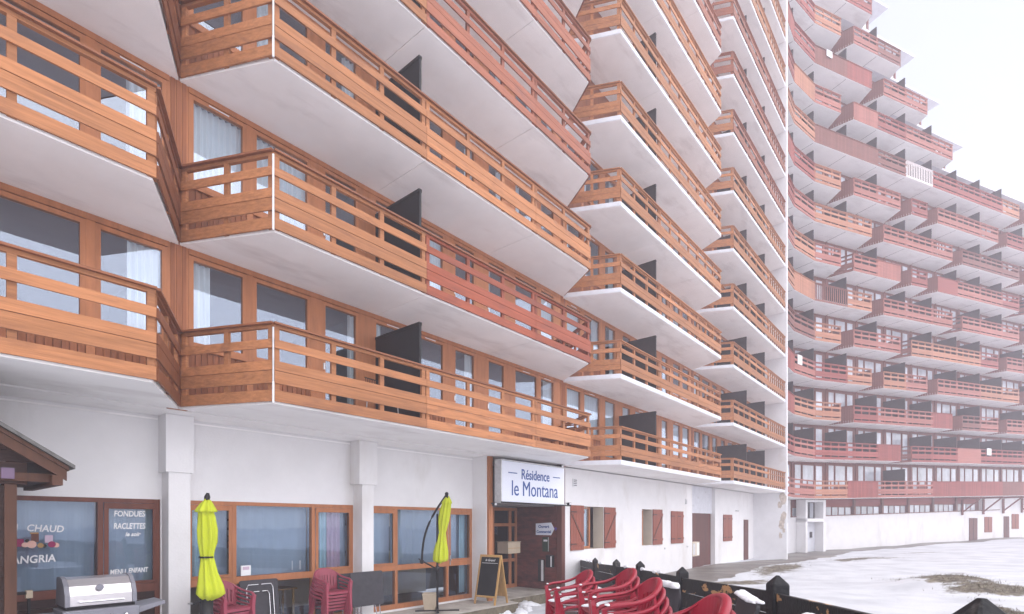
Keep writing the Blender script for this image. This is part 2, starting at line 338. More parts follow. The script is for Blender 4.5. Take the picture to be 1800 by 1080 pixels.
# ------------------------------------------------------------------ generic balcony pieces
LAY_AB = dict(pl=[(.03,.20),(.305,.49),(.50,.64),(.835,.965)], top=(1.145,1.195), cap=(1.195,1.225), bot=.03)
LAY_CD = dict(pl=[(.27,.42),(.43,.59),(.80,.92)], top=(1.09,1.13), cap=(1.13,1.16), bot=.141)
LAY_F = dict(pl=[(.02,.18),(.27,.44),(.45,.62),(.80,.93)], top=(1.12,1.16), cap=(1.16,1.195), bot=.02)
def rail(mb, p, q, z, mat, lay, dp=0, dq=0, style='planks', postm=None, capm=None, sp=1.15, detail=True):
    L = hypot(q[0]-p[0], q[1]-p[1]); postm = postm or mat
    if style == 'planks':
        for a, b in lay['pl']: mb.obox(p, q, 0, .028, z+a, z+b, mat, dp, dq, .004, .004)
    elif style == 'boards':
        n = max(1, int(L/.14))
        mb.obox(p, q, -.012, -.002, z+lay['bot'], z+lay['top'][0], mat, dp, dq)
        for i in range(n):
            a = (p[0]+(q[0]-p[0])*(i+.06)/n, p[1]+(q[1]-p[1])*(i+.06)/n); c = (p[0]+(q[0]-p[0])*(i+.94)/n, p[1]+(q[1]-p[1])*(i+.94)/n)
            d0 = dp+(dq-dp)*i/n
            mb.obox(a, c, 0, .022, z+lay['bot'], z+lay['top'][0], mat, d0, d0)
    elif style == 'pickets':
        n = max(1, int(L/.20))
        mb.obox(p, q, 0, .03, z+lay['bot'], z+lay['bot']+.12, mat, dp, dq)
        for i in range(n+1):
            t = i/n; a = (p[0]+(q[0]-p[0])*t, p[1]+(q[1]-p[1])*t); e = ((q[0]-p[0])/L*.04, (q[1]-p[1])/L*.04)
            d0 = dp+(dq-dp)*t
            mb.obox((a[0]-e[0],a[1]-e[1]), (a[0]+e[0],a[1]+e[1]), 0, .022, z+lay['bot']+.12, z+lay['top'][0], mat, d0, d0)
    elif style == 'solid':
        mb.obox(p, q, 0, .03, z+lay['bot'], z+lay['top'][0], mat, dp, dq)
    mb.obox(p, q, -.06, .0, z+lay['top'][0], z+lay['top'][1], mat, dp, dq, .002, .002)
    mb.obox(p, q, -.075, .05, z+lay['cap'][0]+.001, z+lay['cap'][1], capm or mat, dp, dq, .001, .001)
    if style in ('planks','solid') and detail:
        n = max(1, round(L/sp)); dx, dy = (q[0]-p[0])/L, (q[1]-p[1])/L
        for i in range(n+1):
            t = .055+(L-.11)*i/n; d0 = dp+(dq-dp)*t/L
            a = (p[0]+dx*(t-.042), p[1]+dy*(t-.042)); c = (p[0]+dx*(t+.042), p[1]+dy*(t+.042))
            mb.obox(a, c, -.055, -.003, z+lay['bot']+.005, z+lay['top'][0]-.001, postm, d0, d0)
def divider(bal, Mx, a, b, z0, z1, mat, th=.05, da=0, db=0):
    m = MB(Mx); m.obox(a, b, -th/2, th/2, z0, z1, mat, da, db)
    m.obox(a, b, -th/2-.012, th/2+.012, z1-.05, z1+.004, mat, da, db); m.obox(a, b, -th/2-.01, th/2+.01, z0-.0, z0+.05, mat, da, db)
    return m.build('divider', bal)

# ------------------------------------------------------------------ near building
YW, YF = 9.6, 8.02
base = nw(3.26, 9.6)
near = thing('apartment_building', 'large white apartment building with orange wooden balconies and angled bays, nearest the camera', 'building', tuple(base), ROTN)
Z0 = 3.91; ST = 2.6
bays = {'A': (-7.4, 3.26), 'B': (3.26, 13.98), 'C': (13.98, 24.35), 'D': (24.35, 34.2)}
def near_balcony(bay, k):
    u0, u1 = bays[bay]; ab = bay in 'AB'; z = Z0+ST*k-(0 if ab else .04)
    f0 = u0+(.75 if bay != 'A' else .78); f1 = u1-(.85 if bay != 'D' else 0)
    if bay == 'A': f1 = u1-.80
    if bay == 'B': f1 = u1-.98
    th = .18 if ab else .14; ins = .03 if ab else 0
    js = {'A':(-3.85,-.3), 'B':(7.03,10.5), 'C':(17.5,20.95), 'D':(27.6,30.9)}[bay]
    m = MB(FN); mt = M['soffit']; edges = [u0]+list(js)+[u1]
    mt2 = M['soffit'] if ab else M['slabedge']
    for i in range(3):
        a, b = edges[i], edges[i+1]; g = .006
        pl = [(a, YW)] + [(f0+ins, YF+ins)] if i == 0 else [(a+g, YW),(a+g, YF+ins)]
        pl = list(pl)+([(f1-ins, YF+ins),(b, YW)] if i == 2 else [(b-g, YF+ins),(b-g, YW)])
        pl[0] = (pl[0][0], YW-.002*(i == 1)); m.prism(pl, z, z+th, mt)
        if i < 2: m.box(b-.005, b+.005, YF+.06, YW-.02, z+.03, z+th-.01, M['dark'])
    if not ab:   # slab edge facing with drip groove
        e = M['slabedge']; fr = [(u0+.02,YW-.04),(f0,YF),(f1,YF)]+([(u1-.02,YW-.04)] if bay != 'D' else [])
        for a, b in zip(fr, fr[1:]): m.obox(a, b, .001, .022, z+.012, z+th+.002, e, i0=.0, i1=.0)
    bal = m.build('balcony', near)
    lay = LAY_AB if ab else LAY_CD
    # colours of the panels
    o, r, s = M['orange'], M['red'], M['salmon']
    cols = {('B',1):(o,o,r,r), ('B',3):(o,o,s,s), ('B',4):(o,s,s,s), ('B',5):(s,s,s,s), ('C',7):(o,o,s,s), ('C',8):(s,)*4, ('D',6):(o,s,s,s), ('D',7):(s,)*4, ('D',8):(s,)*4}.get((bay,k), (o,o,o,o))  # salmon on upper C and D puts fog haze into the wood colour
    rm = MB(FN); st = ('planks')
    pts = [(u0+.012, YW-.045), (f0, YF)]; e0 = .0
    rail(rm, pts[0], (f0+.0, YF), z, cols[0], lay, sp=.95, capm=M['railtop'] if ab else None, postm=cols[0])
    seg = [f0, js[0], js[1], f1]
    for i in range(3):
        st = 'planks'
        if bay == 'D' and i == 2 : st = 'lattice'
        if st == 'planks': rail(rm, (seg[i]+.0, YF), (seg[i+1], YF), z, cols[i+1], lay, sp=1.17 if ab else .95, capm=M['railtop'] if ab else None, postm=cols[i+1])
        else:
            lay2 = dict(lay); lay2['pl'] = [(.27,.42),(.43,.55)]; rail(rm, (seg[i], YF), (seg[i+1], YF), z, cols[i+1], lay2, sp=.42)
            rm.obox((seg[i],YF),(seg[i+1],YF), 0,.02, z+.84, z+.88, cols[i+1])
    if bay != 'D':
        rail(rm, (f1, YF), (u1-.012, YW-.045), z, M['darkpost'] if ab and bay == 'A' else cols[3], lay, sp=.95, capm=M['railtop'] if ab else None, postm=cols[3])  # bay A's right return is a darker brown than its front
    # metal corner posts
    if ab: rm.tube([(f0-.012,YF-.018,z+.0),(f0-.012,YF-.018,z+.32)], .016, M['whitemetal'], 6); rm.tube([(f0-.012,YF-.018,z+.321),(f0-.012,YF-.018,z+1.14)], .015, M['steel'] if k != 1 else M['whitemetal'], 6)
    rm.build('railing', bal)
    zt = z+th
    dm = M['black'] if bay in 'AB' else M['greydiv']
    divs = {'A':(-3.85,), 'B':(7.03,), 'C':(17.55,), 'D':(27.6,30.7)}[bay]
    for d in divs: divider(bal, FN, (d, YW-.01), (d, YF+.16), zt+.03, zt+1.93, dm)
    return bal
LV = {'A':5, 'B':7, 'C':11, 'D':13}
for bay in 'ABCD':
    for k in range(LV[bay]): near_balcony(bay, k)

# facade openings of the upper storeys, as offsets from the bay start
def apts(kind):
    W = lambda a, b: ('W', a, b); D = lambda a, b: ('D', a, b)
    a1 = [W(.15,1.06),W(1.17,2.26),D(2.51,3.33)]
    if kind == 'B': return a1+[W(3.70,4.70),W(4.82,5.74),D(6.03,6.81),D(7.24,7.97),W(8.34,9.43),W(9.52,10.28)]
    a2 = [D(3.75,4.45),W(4.75,5.75),W(5.87,6.75)]; a3 = [D(7.07,7.75),W(8.2,9.05),W(9.2,10.08)]
    return a1+a2+a3
def curtain(mb, u0, u1, y, z0, z1, mat, wave=.10, amp=.028):
    n = max(4, int((u1-u0)/wave*6)); ph = random.random()*6; pts = []
    for i in range(n+1):
        u = u0+(u1-u0)*i/n; pts.append((u, y+amp*sin(2*pi*(u-u0)/wave+ph+1.3*sin(u*5))))
    mb.add([(u,yy,z0) for u,yy in pts]+[(u,yy,z1) for u,yy in pts], [(i,i+1,n+2+i,n+1+i) for i in range(n)], mat)
def opening(parent, F, t, a, b, y, z0, z1, fm=None, gm=None, cur=None, fw=.065):
    """framed glazing between a and b; returns the frame"""
    fm = fm or M['frame']; gm = gm or M['glass']
    m = MB(F)
    m.box(a, a+fw, y-.03, y+.06, z0, z1, fm); m.box(b-fw, b, y-.03, y+.06, z0, z1, fm)
    m.box(a+fw, b-fw, y-.03, y+.06, z1-fw, z1, fm); m.box(a+fw, b-fw, y-.03, y+.06, z0, z0+fw+.01, fm)
    if t == 'D':
        m.box(a+fw, b-fw, y-.026, y+.055, z0+fw+.01, z0+fw+.20, fm)
        m.box(a+.015, a+.045, y-.05, y-.03, z0+.95, z0+1.07, M['steel'])
    if t == 'W' and random.random() < .6:   # little trickle vent above the pane
        c = (a+b)/2; m.box(c-.16, c+.16, y-.04, y-.03, z1-.035, z1-.02, M['whitemetal'])
    o = m.build('window' if t != 'D' else 'balcony_door', parent)
    p = MB(F); za = z0+fw+(.196 if t == 'D' else .006); zb_ = z1-fw+.004; p.quad((a+fw-.004,y+.006,za),(b-fw+.004,y+.006,za),(b-fw+.004,y+.006,zb_),(a+fw-.004,y+.006,zb_), gm); p.build('pane', o, recalc=False)
    if cur:
        c = MB(F)
        for (s, e, mt) in cur: curtain(c, a+(b-a)*s+.03, a+(b-a)*e-.03, y+.10, z0+.06, z1-.05, M[mt])
        c.build('curtain', o)
    return o
KW = {'A':4, 'B':5, 'C':4, 'D':4}
for bay in 'ABCD':
    u0, u1 = bays[bay]
    wl = MB(FN); fm = M['frame']
    for k in range(LV[bay]):
        zb = Z0+ST*k; zf = zb+.18; zt = zb+ST
        if k >= KW[bay]:   # hidden by the soffits from below: plain boarded wall with simple windows
            wl.box(u0+.16, u1-.16, YW+.02, YW+.12, zf, zt, M['boards'])
            continue
        ops = apts('B' if bay in 'AB' else 'C')
        if bay == 'A': ops = [(t, (u1-u0)-b-.02, (u1-u0)-a-.02) for t, a, b in ops][::-1]
        xs_ = sorted(ops, key=lambda o: o[1]); prev = u0+.14
        for i, (t, a, b) in enumerate(xs_):
            a += u0; b += u0
            if a > prev+.004: wl.box(prev, a-.001, YW-.012, YW+.08, zf, zt-.09, fm)   # post between openings
            prev = b+.001
            zs = zf+.86 if t == 'W' else zf+.05
            if t == 'W':
                wl.box(a, b, YW+.02, YW+.07, zf, zs-.05, M['boards'])
                nb = int((b-a)/.085)
                for q in range(nb): wl.box(a+(b-a)*(q+.08)/nb, a+(b-a)*(q+.92)/nb, YW+.004, YW+.0195, zf+.01, zs-.051, M['boards'])
                wl.box(a, b, YW-.035, YW+.05, zs-.05, zs, fm)
            r = random.random()
            if t == 'W': cur = [(0,.34,'curtain')] if r < .3 else [(.62,1,'curtain')] if r < .6 else [(0,1,'curtain')] if r < .72 else None
            else: cur = [(.6,1,'curtain')] if r < .5 else None
            if bay == 'B' and k == 0: cur = {0:[(0,.42,'curtain')],2:[(.75,1,'curtain')],3:[(0,.3,'curtain')],5:[(.62,1,'curtain')],8:[(.35,1,'curtain')]}.get(i)
            if bay == 'B' and k == 1: cur = {0:[(0,1,'curtain')],1:[(0,1,'curtain')],4:[(.3,1,'curtain')],6:[(0,.4,'curtain')],8:[(0,1,'curtain')]}.get(i)
            if bay == 'A' and k < 2 and i == 8: cur = [(.42,1,'curtain')]
            if bay == 'A' and k < 2 and i == 7: cur = None
            if bay == 'C' and k == 0 : cur = [(0,1,'curtain')] if i in (0,1,4,5,7) else [(.3,1,'curtain')]
            opening(near, FN, t, a, b, YW+.02, zs+.001, zt-.10, cur=cur)
        wl.box(prev, u1-.14, YW-.012, YW+.08, zf, zt-.09, fm)
        wl.box(u0+.14, u1-.14, YW-.02, YW+.075, zt-.088, zt-.001, fm)
    wl.build('facade_panel', near)
# boarded party-wall pilasters between the bays
pl = MB(FN)
for u, top in ((3.26, 22), (13.98, 34), (24.35, 38)):
    pl.box(u-.139, u+.139, YW-.004, YW+.1, Z0+.0, top, M['frame'])
    for q in range(3): pl.box(u-.115+.08*q, u-.055+.08*q, YW-.018, YW-.0045, Z0+.2, top, M['boards'])
pl.build('boarded_pilaster', near)
# floors and back wall of the rooms
fl = MB(FN)
for k in range(0, 13):
    fl.box(-7.4, 34.2, YW+.13, 13.2, Z0+ST*k+.0, Z0+ST*k+.17, M['roomfloor'] if k else M['soffit'])
fl.box(-7.4, 34.2, 13.2, 13.4, 0, Z0+ST*13, M['room']); fl.box(-7.5, -7.4, YW, 13.4, 0, Z0+ST*13, M['plaster'])
for u in (-3.85,-.3,3.26,6.85,10.4,13.98,17.5,20.95,24.35,27.6,30.9):
    fl.box(u-.05, u+.05, YW+.14, 13.19, Z0+.18, Z0+ST*5-.01, M['room'])
fl.box(-7.5, 34.4, YW-.0, 13.4, Z0+ST*13+.01, Z0+ST*13+.3, M['soffit'])
fl.build('interior_wall', near)

def wall_open(mb, u0, u1, z0, z1, y, th, ops, mat, rev=None):
    us = sorted(set([u0,u1]+[v for o in ops for v in o[:2]])); zs = sorted(set([z0,z1]+[v for o in ops for v in o[2:4]]))
    inside = lambda u, z: any(o[0] < u < o[1] and o[2] < z < o[3] for o in ops)
    for a, b in zip(us, us[1:]):
        for c, d in zip(zs, zs[1:]):
            if not inside((a+b)/2, (c+d)/2):
                mb.quad((a,y,c),(b,y,c),(b,y,d),(a,y,d), mat); mb.quad((b,y+th,c),(a,y+th,c),(a,y+th,d),(b,y+th,d), mat)
    rev = rev or mat
    for a, b, c, d in ops:
        mb.quad((a,y,c),(a,y+th,c),(a,y+th,d),(a,y,d), rev); mb.quad((b,y+th,c),(b,y,c),(b,y,d),(b,y+th,d), rev)
        mb.quad((a,y,d),(a,y+th,d),(b,y+th,d),(b,y,d), rev); mb.quad((a,y+th,c),(a,y,c),(b,y,c),(b,y+th,c), rev)
YG = 10.45; ZC = Z0-.002
gw = MB(FN)
wall_open(gw, -7.4, 3.30, 0, ZC, YG, .28, [(-1.2,3.27,.05,2.50)], M['plaster'])
wall_open(gw, 3.31, 7.1, 0, ZC, YG, .28, [(3.64,7.04,.05,2.50)], M['plaster'])
wall_open(gw, 7.11, 10.845, 0, ZC, YG, .28, [(7.37,10.83,.05,2.50)], M['plaster'])
gw.build('ground_floor_wall', near, recalc=False)
for a, b, c, d in ((3.29,3.62,3.24,3.66),(7.05,7.35,6.96,7.43)):
    pw = MB(FN); pw.box(a, b, 10.13, YG+.1, .0, 2.949, M['plaster']); pw.box(c, d, 10.10, YG-.002, 2.95, ZC-.004, M['plaster']); pw.build('pillar', near)
pw = MB(FN); pw.box(10.84, 10.865, 9.93, YG+.1, 0, ZC, M['plaster']); pw.build('porch_side_wall', near)
# thin shadow batten where wall meets soffit
bt = MB(FN)
for a, b in ((-7.4,3.23),(3.67,6.95),(7.44,10.83)): bt.box(a, b, YG-.02, YG-.001, ZC-.07, ZC-.045, M['soffit'])
bt.build('cornice_strip', near)
# ground-floor glazing: name, frames
def shopfront(label, a, b, splits, fm, zl=1.03, zh=2.5, doorat=None, cur=None, lowsolid=False):
    y = YG+.03; m = MB(FN); fw = .075
    m.box(a, b, y-.03, y+.08, zh-.07, zh-.001, fm); m.box(a, b, y-.03, y+.08, .051, .17, fm)
    m.box(a, b, y-.031, y+.081, zl-.06, zl+.07, fm)
    ed = [a]+splits+[b]
    for i, e in enumerate(ed):
        lo, hi = e-fw/2, e+fw/2
        if i == 0: lo, hi = a, a+fw
        if i == len(ed)-1: lo, hi = b-fw, b
        m.box(lo, hi, y-.034, y+.084, .052, zh-.002, fm)
    if lowsolid:
        for q in range(6): m.box(a+fw, b-fw, y-.0, y+.03, .17+.134*q, .17+.134*q+.128, M['hutdark'])
    # opening casements
    for i in (0, len(ed)-2):
        lo, hi = ed[i]+.045, ed[i+1]-.045
        m.box(lo, hi, y-.045, y-.035, zh-.17, zh-.075, fm); m.box(lo, hi, y-.045, y-.035, zl+.075, zl+.13, fm)
        m.box(lo, lo+.06, y-.046, y-.036, zl+.131, zh-.171, fm); m.box(hi-.06, hi, y-.046, y-.036, zl+.131, zh-.171, fm)
    if doorat is not None:
        m.box(doorat-.02, doorat+.02, y-.09, y-.046, 1.12, 1.16, M['steel']); m.box(doorat-.015, doorat+.015, y-.055, y-.046, 1.0, 1.25, M['steel'])
    o = m.build('shop_window', near); o['label'] = label
    p = MB(FN)
    for i in range(len(ed)-1):
        p.quad((ed[i]+.05,y+.012,zl+.065),(ed[i+1]-.05,y+.012,zl+.065),(ed[i+1]-.05,y+.012,zh-.065),(ed[i]+.05,y+.012,zh-.065), M['shopglass'])
        if not lowsolid: p.quad((ed[i]+.05,y+.012,.165),(ed[i+1]-.05,y+.012,.165),(ed[i+1]-.05,y+.012,zl-.055),(ed[i]+.05,y+.012,zl-.055), M['shopglass'])
    p.build('pane', o, recalc=False)
    c = MB(FN)
    for s, e, z0, z1, mt in (cur or []): curtain(c, s, e, y+.18, z0, z1, M[mt])
    for i in range(len(ed)-1): curtain(c, ed[i]+.02, ed[i+1]-.02, y+.24, zl+.02, zh-.06, M['pane_tone'], .25, .012)  # added pale sheets softening the reflected band, not real curtains
    c.build('curtain', o)  # also holds the added pale sheets
    return o
shopfront('dark red-brown shop window with white painted menu words', -1.19, 3.26, [.6, 2.44], M['frame_dark'], lowsolid=True)
shopfront('brown restaurant window between the two white pillars', 3.65, 7.03, [4.48, 6.08], M['frame'], cur=[(3.8,4.02,1.1,2.45,'bluecurtain'),(6.32,6.5,1.1,2.45,'bluecurtain'),(6.5,6.82,1.1,2.45,'lilaccurtain')])
shopfront('brown glazed front with a door behind the right parasol', 7.38, 10.82, [8.23, 9.90], M['frame'], doorat=9.98, cur=[(7.5,7.66,1.1,2.45,'bluecurtain'),(10.0,10.14,.2,2.45,'curtain'),(10.5,10.72,.2,2.45,'bluecurtain')])
# restaurant room behind
rm = MB(FN)
rm.box(-6, 11.3, 12.9, 13.19, 0, ZC, M['cream']); rm.box(-6, 10.9, YG+.3, 12.9, .0, .012, M['roomfloor'])
for q, (a, b, c, d) in enumerate([(4.9,5.6,1.35,2.0),(5.8,6.5,1.35,2.0),(8.3,9.0,1.3,2.1),(9.4,9.9,1.3,2.0),(1,1.6,1.4,2)]):
    rm.box(a, b, 12.86, 12.899, c, d, M['room']); rm.box(a+.06, b-.06, 12.85, 12.859, c+.06, d-.06, M['white'])
rm.box(4.3, 7.2, 12.82, 12.899, 2.15, 2.2, M['frame_dark']); rm.build('restaurant_back_wall', near)
# entrance recess
en = MB(FN)
en.box(10.866, 11.02, 9.86, 10.02, 0, ZC, M['frame']); en.box(13.95, 14.14, 9.62, 9.80, 0, ZC, M['doorb'])
en.box(13.98, 14.14, 9.80, 11.5, 0, ZC, M['brick'])
for q in range(22):
    en.box(13.958, 13.979, 9.82, 11.42, .03+.175*q, .03+.175*q+.168, M['brick'])
en.box(10.87, 13.9, 11.42, 11.6, 2.5, ZC, M['room']); en.box(11.03, 13.95, 9.9, 11.5, 2.62, 2.66, M['room'])
en.box(10.87, 11.0, 10.03, 11.5, 0, ZC, M['frame_dark'])
en.build('entrance_surround', near)
e1 = MB(FN); f = M['frame']
for a, b in ((11.02,11.12),(11.9,12.0),(12.72,12.82),(13.55,13.66),(13.86,13.95)): e1.box(a, b, 11.40, 11.5, 0, 2.6, f)
for a, b in ((0,.12),(.85,.95),(2.0,2.1),(2.5,2.6)): e1.box(11.1, 13.9, 11.405, 11.495, a, b, f)
ed = e1.build('entrance_door', near); ed['label'] = 'brown glazed entrance door at the back of the porch'
p = MB(FN); p.box(11.1, 13.9, 11.44, 11.45, .1, 2.55, M['shopglass']); p.build('pane', ed)
# right-hand ground floor (bays C and D)
YC = 9.75; ZD = Z0-.045
gc = MB(FN)
C_OPS = [(15.40,16.70,1.23,2.66),(19.65,20.53,1.22,2.65),(24.75,27.75,-.25,3.92-.06)]
wall_open(gc, 14.14, 24.0, -.3, ZD, YC, .42, C_OPS[:2], M['plaster'], M['cream']); wall_open(gc, 24.0, 34.2, -.3, ZD, YC, .42, [(24.75,27.75,-.299,ZD-.001)], M['plaster'], M['plaster'])
gc.box(34.2, 34.42, YF-.1, 13.4, -.4, Z0+ST*13, M['plaster_d'])
gc.build('end_wall', near, recalc=False)
gd = MB(FN)
gd.box(24.75, 27.75, YC+.16, YC+.26, 2.58, ZD-.002, M['slabedge'])
gd.build('panel_above_garage_door', near)
gd = MB(FN)
nb = 22
for q in range(nb): gd.box(24.76+2.98*q/nb, 24.76+2.98*(q+.94)/nb, YC+.22, YC+.26, -.25, 2.579, M['doorb'])
gd.box(24.76, 27.74, YC+.26, YC+.30, -.25, 2.58, M['doorb']); gdo = gd.build('garage_door', near)
# shutters
def shutter(a, b, z0, z1, diag=0):
    m = MB(FN); y = YC-.045; n = max(2, int((b-a)/.15))
    for q in range(n): m.box(a+(b-a)*q/n+.003, a+(b-a)*(q+1)/n-.003, y, y+.03, z0, z1, M['shutter'])
    for zz in (z0+.16, z1-.26): m.box(a, b, y-.022, y-.001, zz, zz+.10, M['shutter']); m.box(a-.05, a+.3, y-.03, y-.023, zz+.03, zz+.06, M['blackmetal'])
    if diag:
        L = [(a+.04, z0+.28),(b-.04, z1-.28)] if diag > 0 else [(b-.04, z0+.28),(a+.04, z1-.28)]
        (x0,c0),(x1,c1) = L; m.hexa([(x0-.04,y-.02,c0),(x0+.04,y-.02,c0),(x0+.04,y-.002,c0),(x0-.04,y-.002,c0),(x1-.04,y-.02,c1),(x1+.04,y-.02,c1),(x1+.04,y-.002,c1),(x1-.04,y-.002,c1)], M['frame_dark'])
    return m.build('shutter', near)
for a in [(14.60,15.37,1.22,2.68,-1),(16.72,17.50,1.22,2.66,1),(20.56,21.45,1.22,2.66,1),(22.35,22.99,1.22,2.62),(23.0,23.63,1.22,2.62),(28.9,29.57,1.15,2.55),(29.58,30.26,1.15,2.55)]: shutter(*a)
for a, b, z0, z1 in ((15.42,16.1,1.24,2.65),(19.66,20.1,1.23,2.64)):
    o = opening(near, FN, 'W', a, b, YC+.2, z0, z1, fm=M['frame'], gm=M['shopglass'], cur=[(0,1,'curtain')]); o['label'] = 'small brown window with open shutters in the white ground-floor wall'
m = MB(FN); m.box(32.35, 33.1, YC-.03, YC+.02, -.1, 2.3, M['doorb'])
for q in range(5): m.box(32.37+.146*q, 32.37+.146*q+.138, YC-.045, YC-.031, -.1, 2.28, M['doorb'])
m.build('service_door', near)
m = MB(FN)
for u, z, w_, h_ in ((14.75,3.28,.22,.26),(23.9,2.95,.16,.24),(30.9,2.75,.5,.06),(24.1,1.0,.08,.08),(21.7,1.0,.06,.08)):
    m.box(u, u+w_, YC-.035, YC-.001, z, z+h_, M['whitemetal'])
    for q in range(4): m.box(u+.02, u+w_-.02, YC-.042, YC-.036, z+h_*(.12+.22*q), z+h_*(.2+.22*q), M['dark'])
m.build('wall_vent', near)
# patches where the render has fallen off the end wall
m = MB(FN)
for (c, zc, rr) in ((8.12,3.5,.45),(8.3,3.15,.25),(8.1,2.5,.35),(8.2,2.05,.36),(8.25,1.4,.24),(8.08,1.7,.2)):
    pts = [(34.2-.012, c+rr*(.6+.35*noise.noise((q*.9,c,zc)))*cos(2*pi*q/14)*.7, zc+rr*(.75+.4*noise.noise((q*.9,c,zc+3)))*sin(2*pi*q/14)) for q in range(14)]
    pts = [(a, max(b, YF-.095), d) for a, b, d in pts]
    m.add(pts+[(34.199,b,d) for a,b,d in pts], [list(range(14))]+[(q,(q+1)%14,14+(q+1)%14,14+q) for q in range(14)], M['stone'])
m.build('exposed_stone_patch', near)
print('near done')

# ------------------------------------------------------------------ far building
AP = 3.26; DX, DY = .911, .412
Fp = [(15.72,31.72),(15.95,32.02),(17.65,34.1),(19.85,35.76)]+[(19.85+DX*AP*j, 35.76+DY*AP*j) for j in range(1, 14)]
def offs(P, d):
    out = []
    for i, p in enumerate(P):
        a = Vector(P[max(i-1,0)]); b = Vector(p); c = Vector(P[min(i+1,len(P)-1)])
        d1 = (b-a).normalized() if i else (c-b).normalized(); d2 = (c-b).normalized() if i < len(P)-1 else d1
        n1 = Vector((-d1.y,d1.x)); n2 = Vector((-d2.y,d2.x)); nn = (n1+n2).normalized(); k = d/max(.5, nn.dot(n1))
        out.append((b.x+nn.x*k, b.y+nn.y*k))
    return out
Wp = offs(Fp, 1.6); Gp = offs(Fp, 1.65)
ZO = [0,0,0,0]+[.0288*AP*j for j in range(1, 14)]   # the block climbs slightly to the right
I0 = 3                                              # index of the node where the straight stretch starts
ZF0 = EYE+1.6; NP = len(Fp)
far = thing('apartment_building', 'curved apartment building fading into fog, with faded red balconies and a stepped roof', 'building', (19.2,37.2,0), atan2(DY,DX))
endk = lambda k: NP-1 if k <= 9 else I0+5-(k-10)     # last node of storey k
TOPK = 16
notch = {0:[], 1:[3], 2:[1,5,7], 3:[2,4,8], 4:[1,3,7], 5:[2,5,8], 6:[1,3,4,8], 7:[2,5,8], 8:[1,3,4,7], 9:[8], 10:[1], 11:[2], 12:[1], 13:[], 14:[], 15:[]}
rf = random.Random(5)
def lerp2(a, b, t): return (a[0]+(b[0]-a[0])*t, a[1]+(b[1]-a[1])*t)
def styf():
    r = rf.random()
    st = 'planks' if r < .80 else 'boards' if r < .96 else 'solid'
    m = rf.choice(['fred','fred','fred','fred','fpink','fpink','fpink','forange','fbrown'])
    if m == 'forange': st = 'planks'
    return st, M[m]
SPEC = {(9,6):('pickets',M['fwhite']), (9,3):('boards',M['fbrown']), (0,3):('planks',M['forange']), (6,2):('planks',M['forange']),(6,3):('planks',M['fpink']),(5,2):('boards',M['forange']),
        (5,3):('pickets',M['fbrown']), (4,3):('planks',M['forange']), (3,4):('planks',M['forange']), (2,2):('planks',M['forange']),(2,3):('planks',M['forange']),(10,2):('boards',M['forange']),
        (11,3):('boards',M['fbrown']),(11,4):('boards',M['fred']),(12,3):('planks',M['forange']),(8,3):('planks',M['forange']),(8,4):('planks',M['fpink']),(8,5):('planks',M['fpink']),
        (0,7):('boards',M['fred']),(0,8):('boards',M['fred']),(0,9):('boards',M['fred']),(0,10):('boards',M['fbrown']),(0,6):('planks',M['fpink']),(0,5):('planks',M['fpink']),(0,4):('boards',M['fred'])}
def far_balcony(k, a, b, na, nb):
    z = ZF0+ST*k; P = Fp
    cut = .66/AP; fs_ = lerp2(P[a], P[a+1], cut*AP/math.dist(P[a],P[a+1]) if na else 0); fe = lerp2(P[b], P[b-1], cut*AP/math.dist(P[b],P[b-1]) if nb else 0)
    fr = [fs_]+[P[i] for i in range(a+1, b)]+[fe]; zo = ZO[a:b+1]
    m = MB(); n = b-a+1; vs = []
    wpt = [Wp[i] for i in range(a, b+1)]
    for h in (0, .17): vs += [(*q, z+h+zo[i]) for i, q in enumerate(fr)]+[(*q, z+h+zo[i]) for i, q in enumerate(wpt)]
    for i in range(n-1):
        f0, f1, w0, w1 = i, i+1, n+i, n+i+1; T = 2*n
        m.add([vs[j] for j in (f0,f1,w1,w0,f0+T,f1+T,w1+T,w0+T)], [(3,2,1,0),(4,5,6,7),(0,1,5,4)]+([(3,0,4,7)] if i == 0 else [])+([(1,2,6,5)] if i == n-2 else []), M['soffit'])
    for i in range(1, n-1): # joints under the slab
        m.obox(fr[i], wpt[i], -.012, .012, z-.004, z+.01, M['dark'], zo[i], zo[i], .1, .1)
    bal = m.build('balcony', far, recalc=False)
    r = MB()
    if na: rail(r, lerp2(Wp[a],fs_,.04), fs_, z, M['fbrown'], LAY_F, zo[0], zo[0], 'boards' if rf.random() < .8 else 'planks', sp=1.1)
    prev = None
    for i in range(n-1):
        s = SPEC.get((k, a+i))
        if s is None: s = styf() if (prev is None or rf.random() < .75) else prev
        prev = s
        rail(r, fr[i], fr[i+1], z, s[1], LAY_F, zo[i], zo[i+1], s[0], sp=.8, postm=s[1], capm=s[1])
    if nb: rail(r, fe, lerp2(Wp[b],fe,.04), z, M['fbrown'], LAY_F, zo[-1], zo[-1], 'boards', sp=1.1)
    r.build('railing', bal)
    for i in range(0 if not na else 1, n-1 if (nb or k > 9) else n):
        if k == 0 and (a+i) != I0+3: continue
        if k > 0 and rf.random() < .06: continue
        divider(bal, Matrix(), Wp[a+i], lerp2(fr[i], Wp[a+i], .04), z+.18, z+2.08, M['greydiv'], .06, zo[i], zo[i])
for k in range(TOPK):
    e = endk(k)
    if e < 2: continue
    ns = [I0+j for j in notch.get(k, []) if I0+j < e]; cuts = [0]+ns+[e]
    for a, b in zip(cuts, cuts[1:]): far_balcony(k, a, b, a != 0, (b in ns) or k > 9)
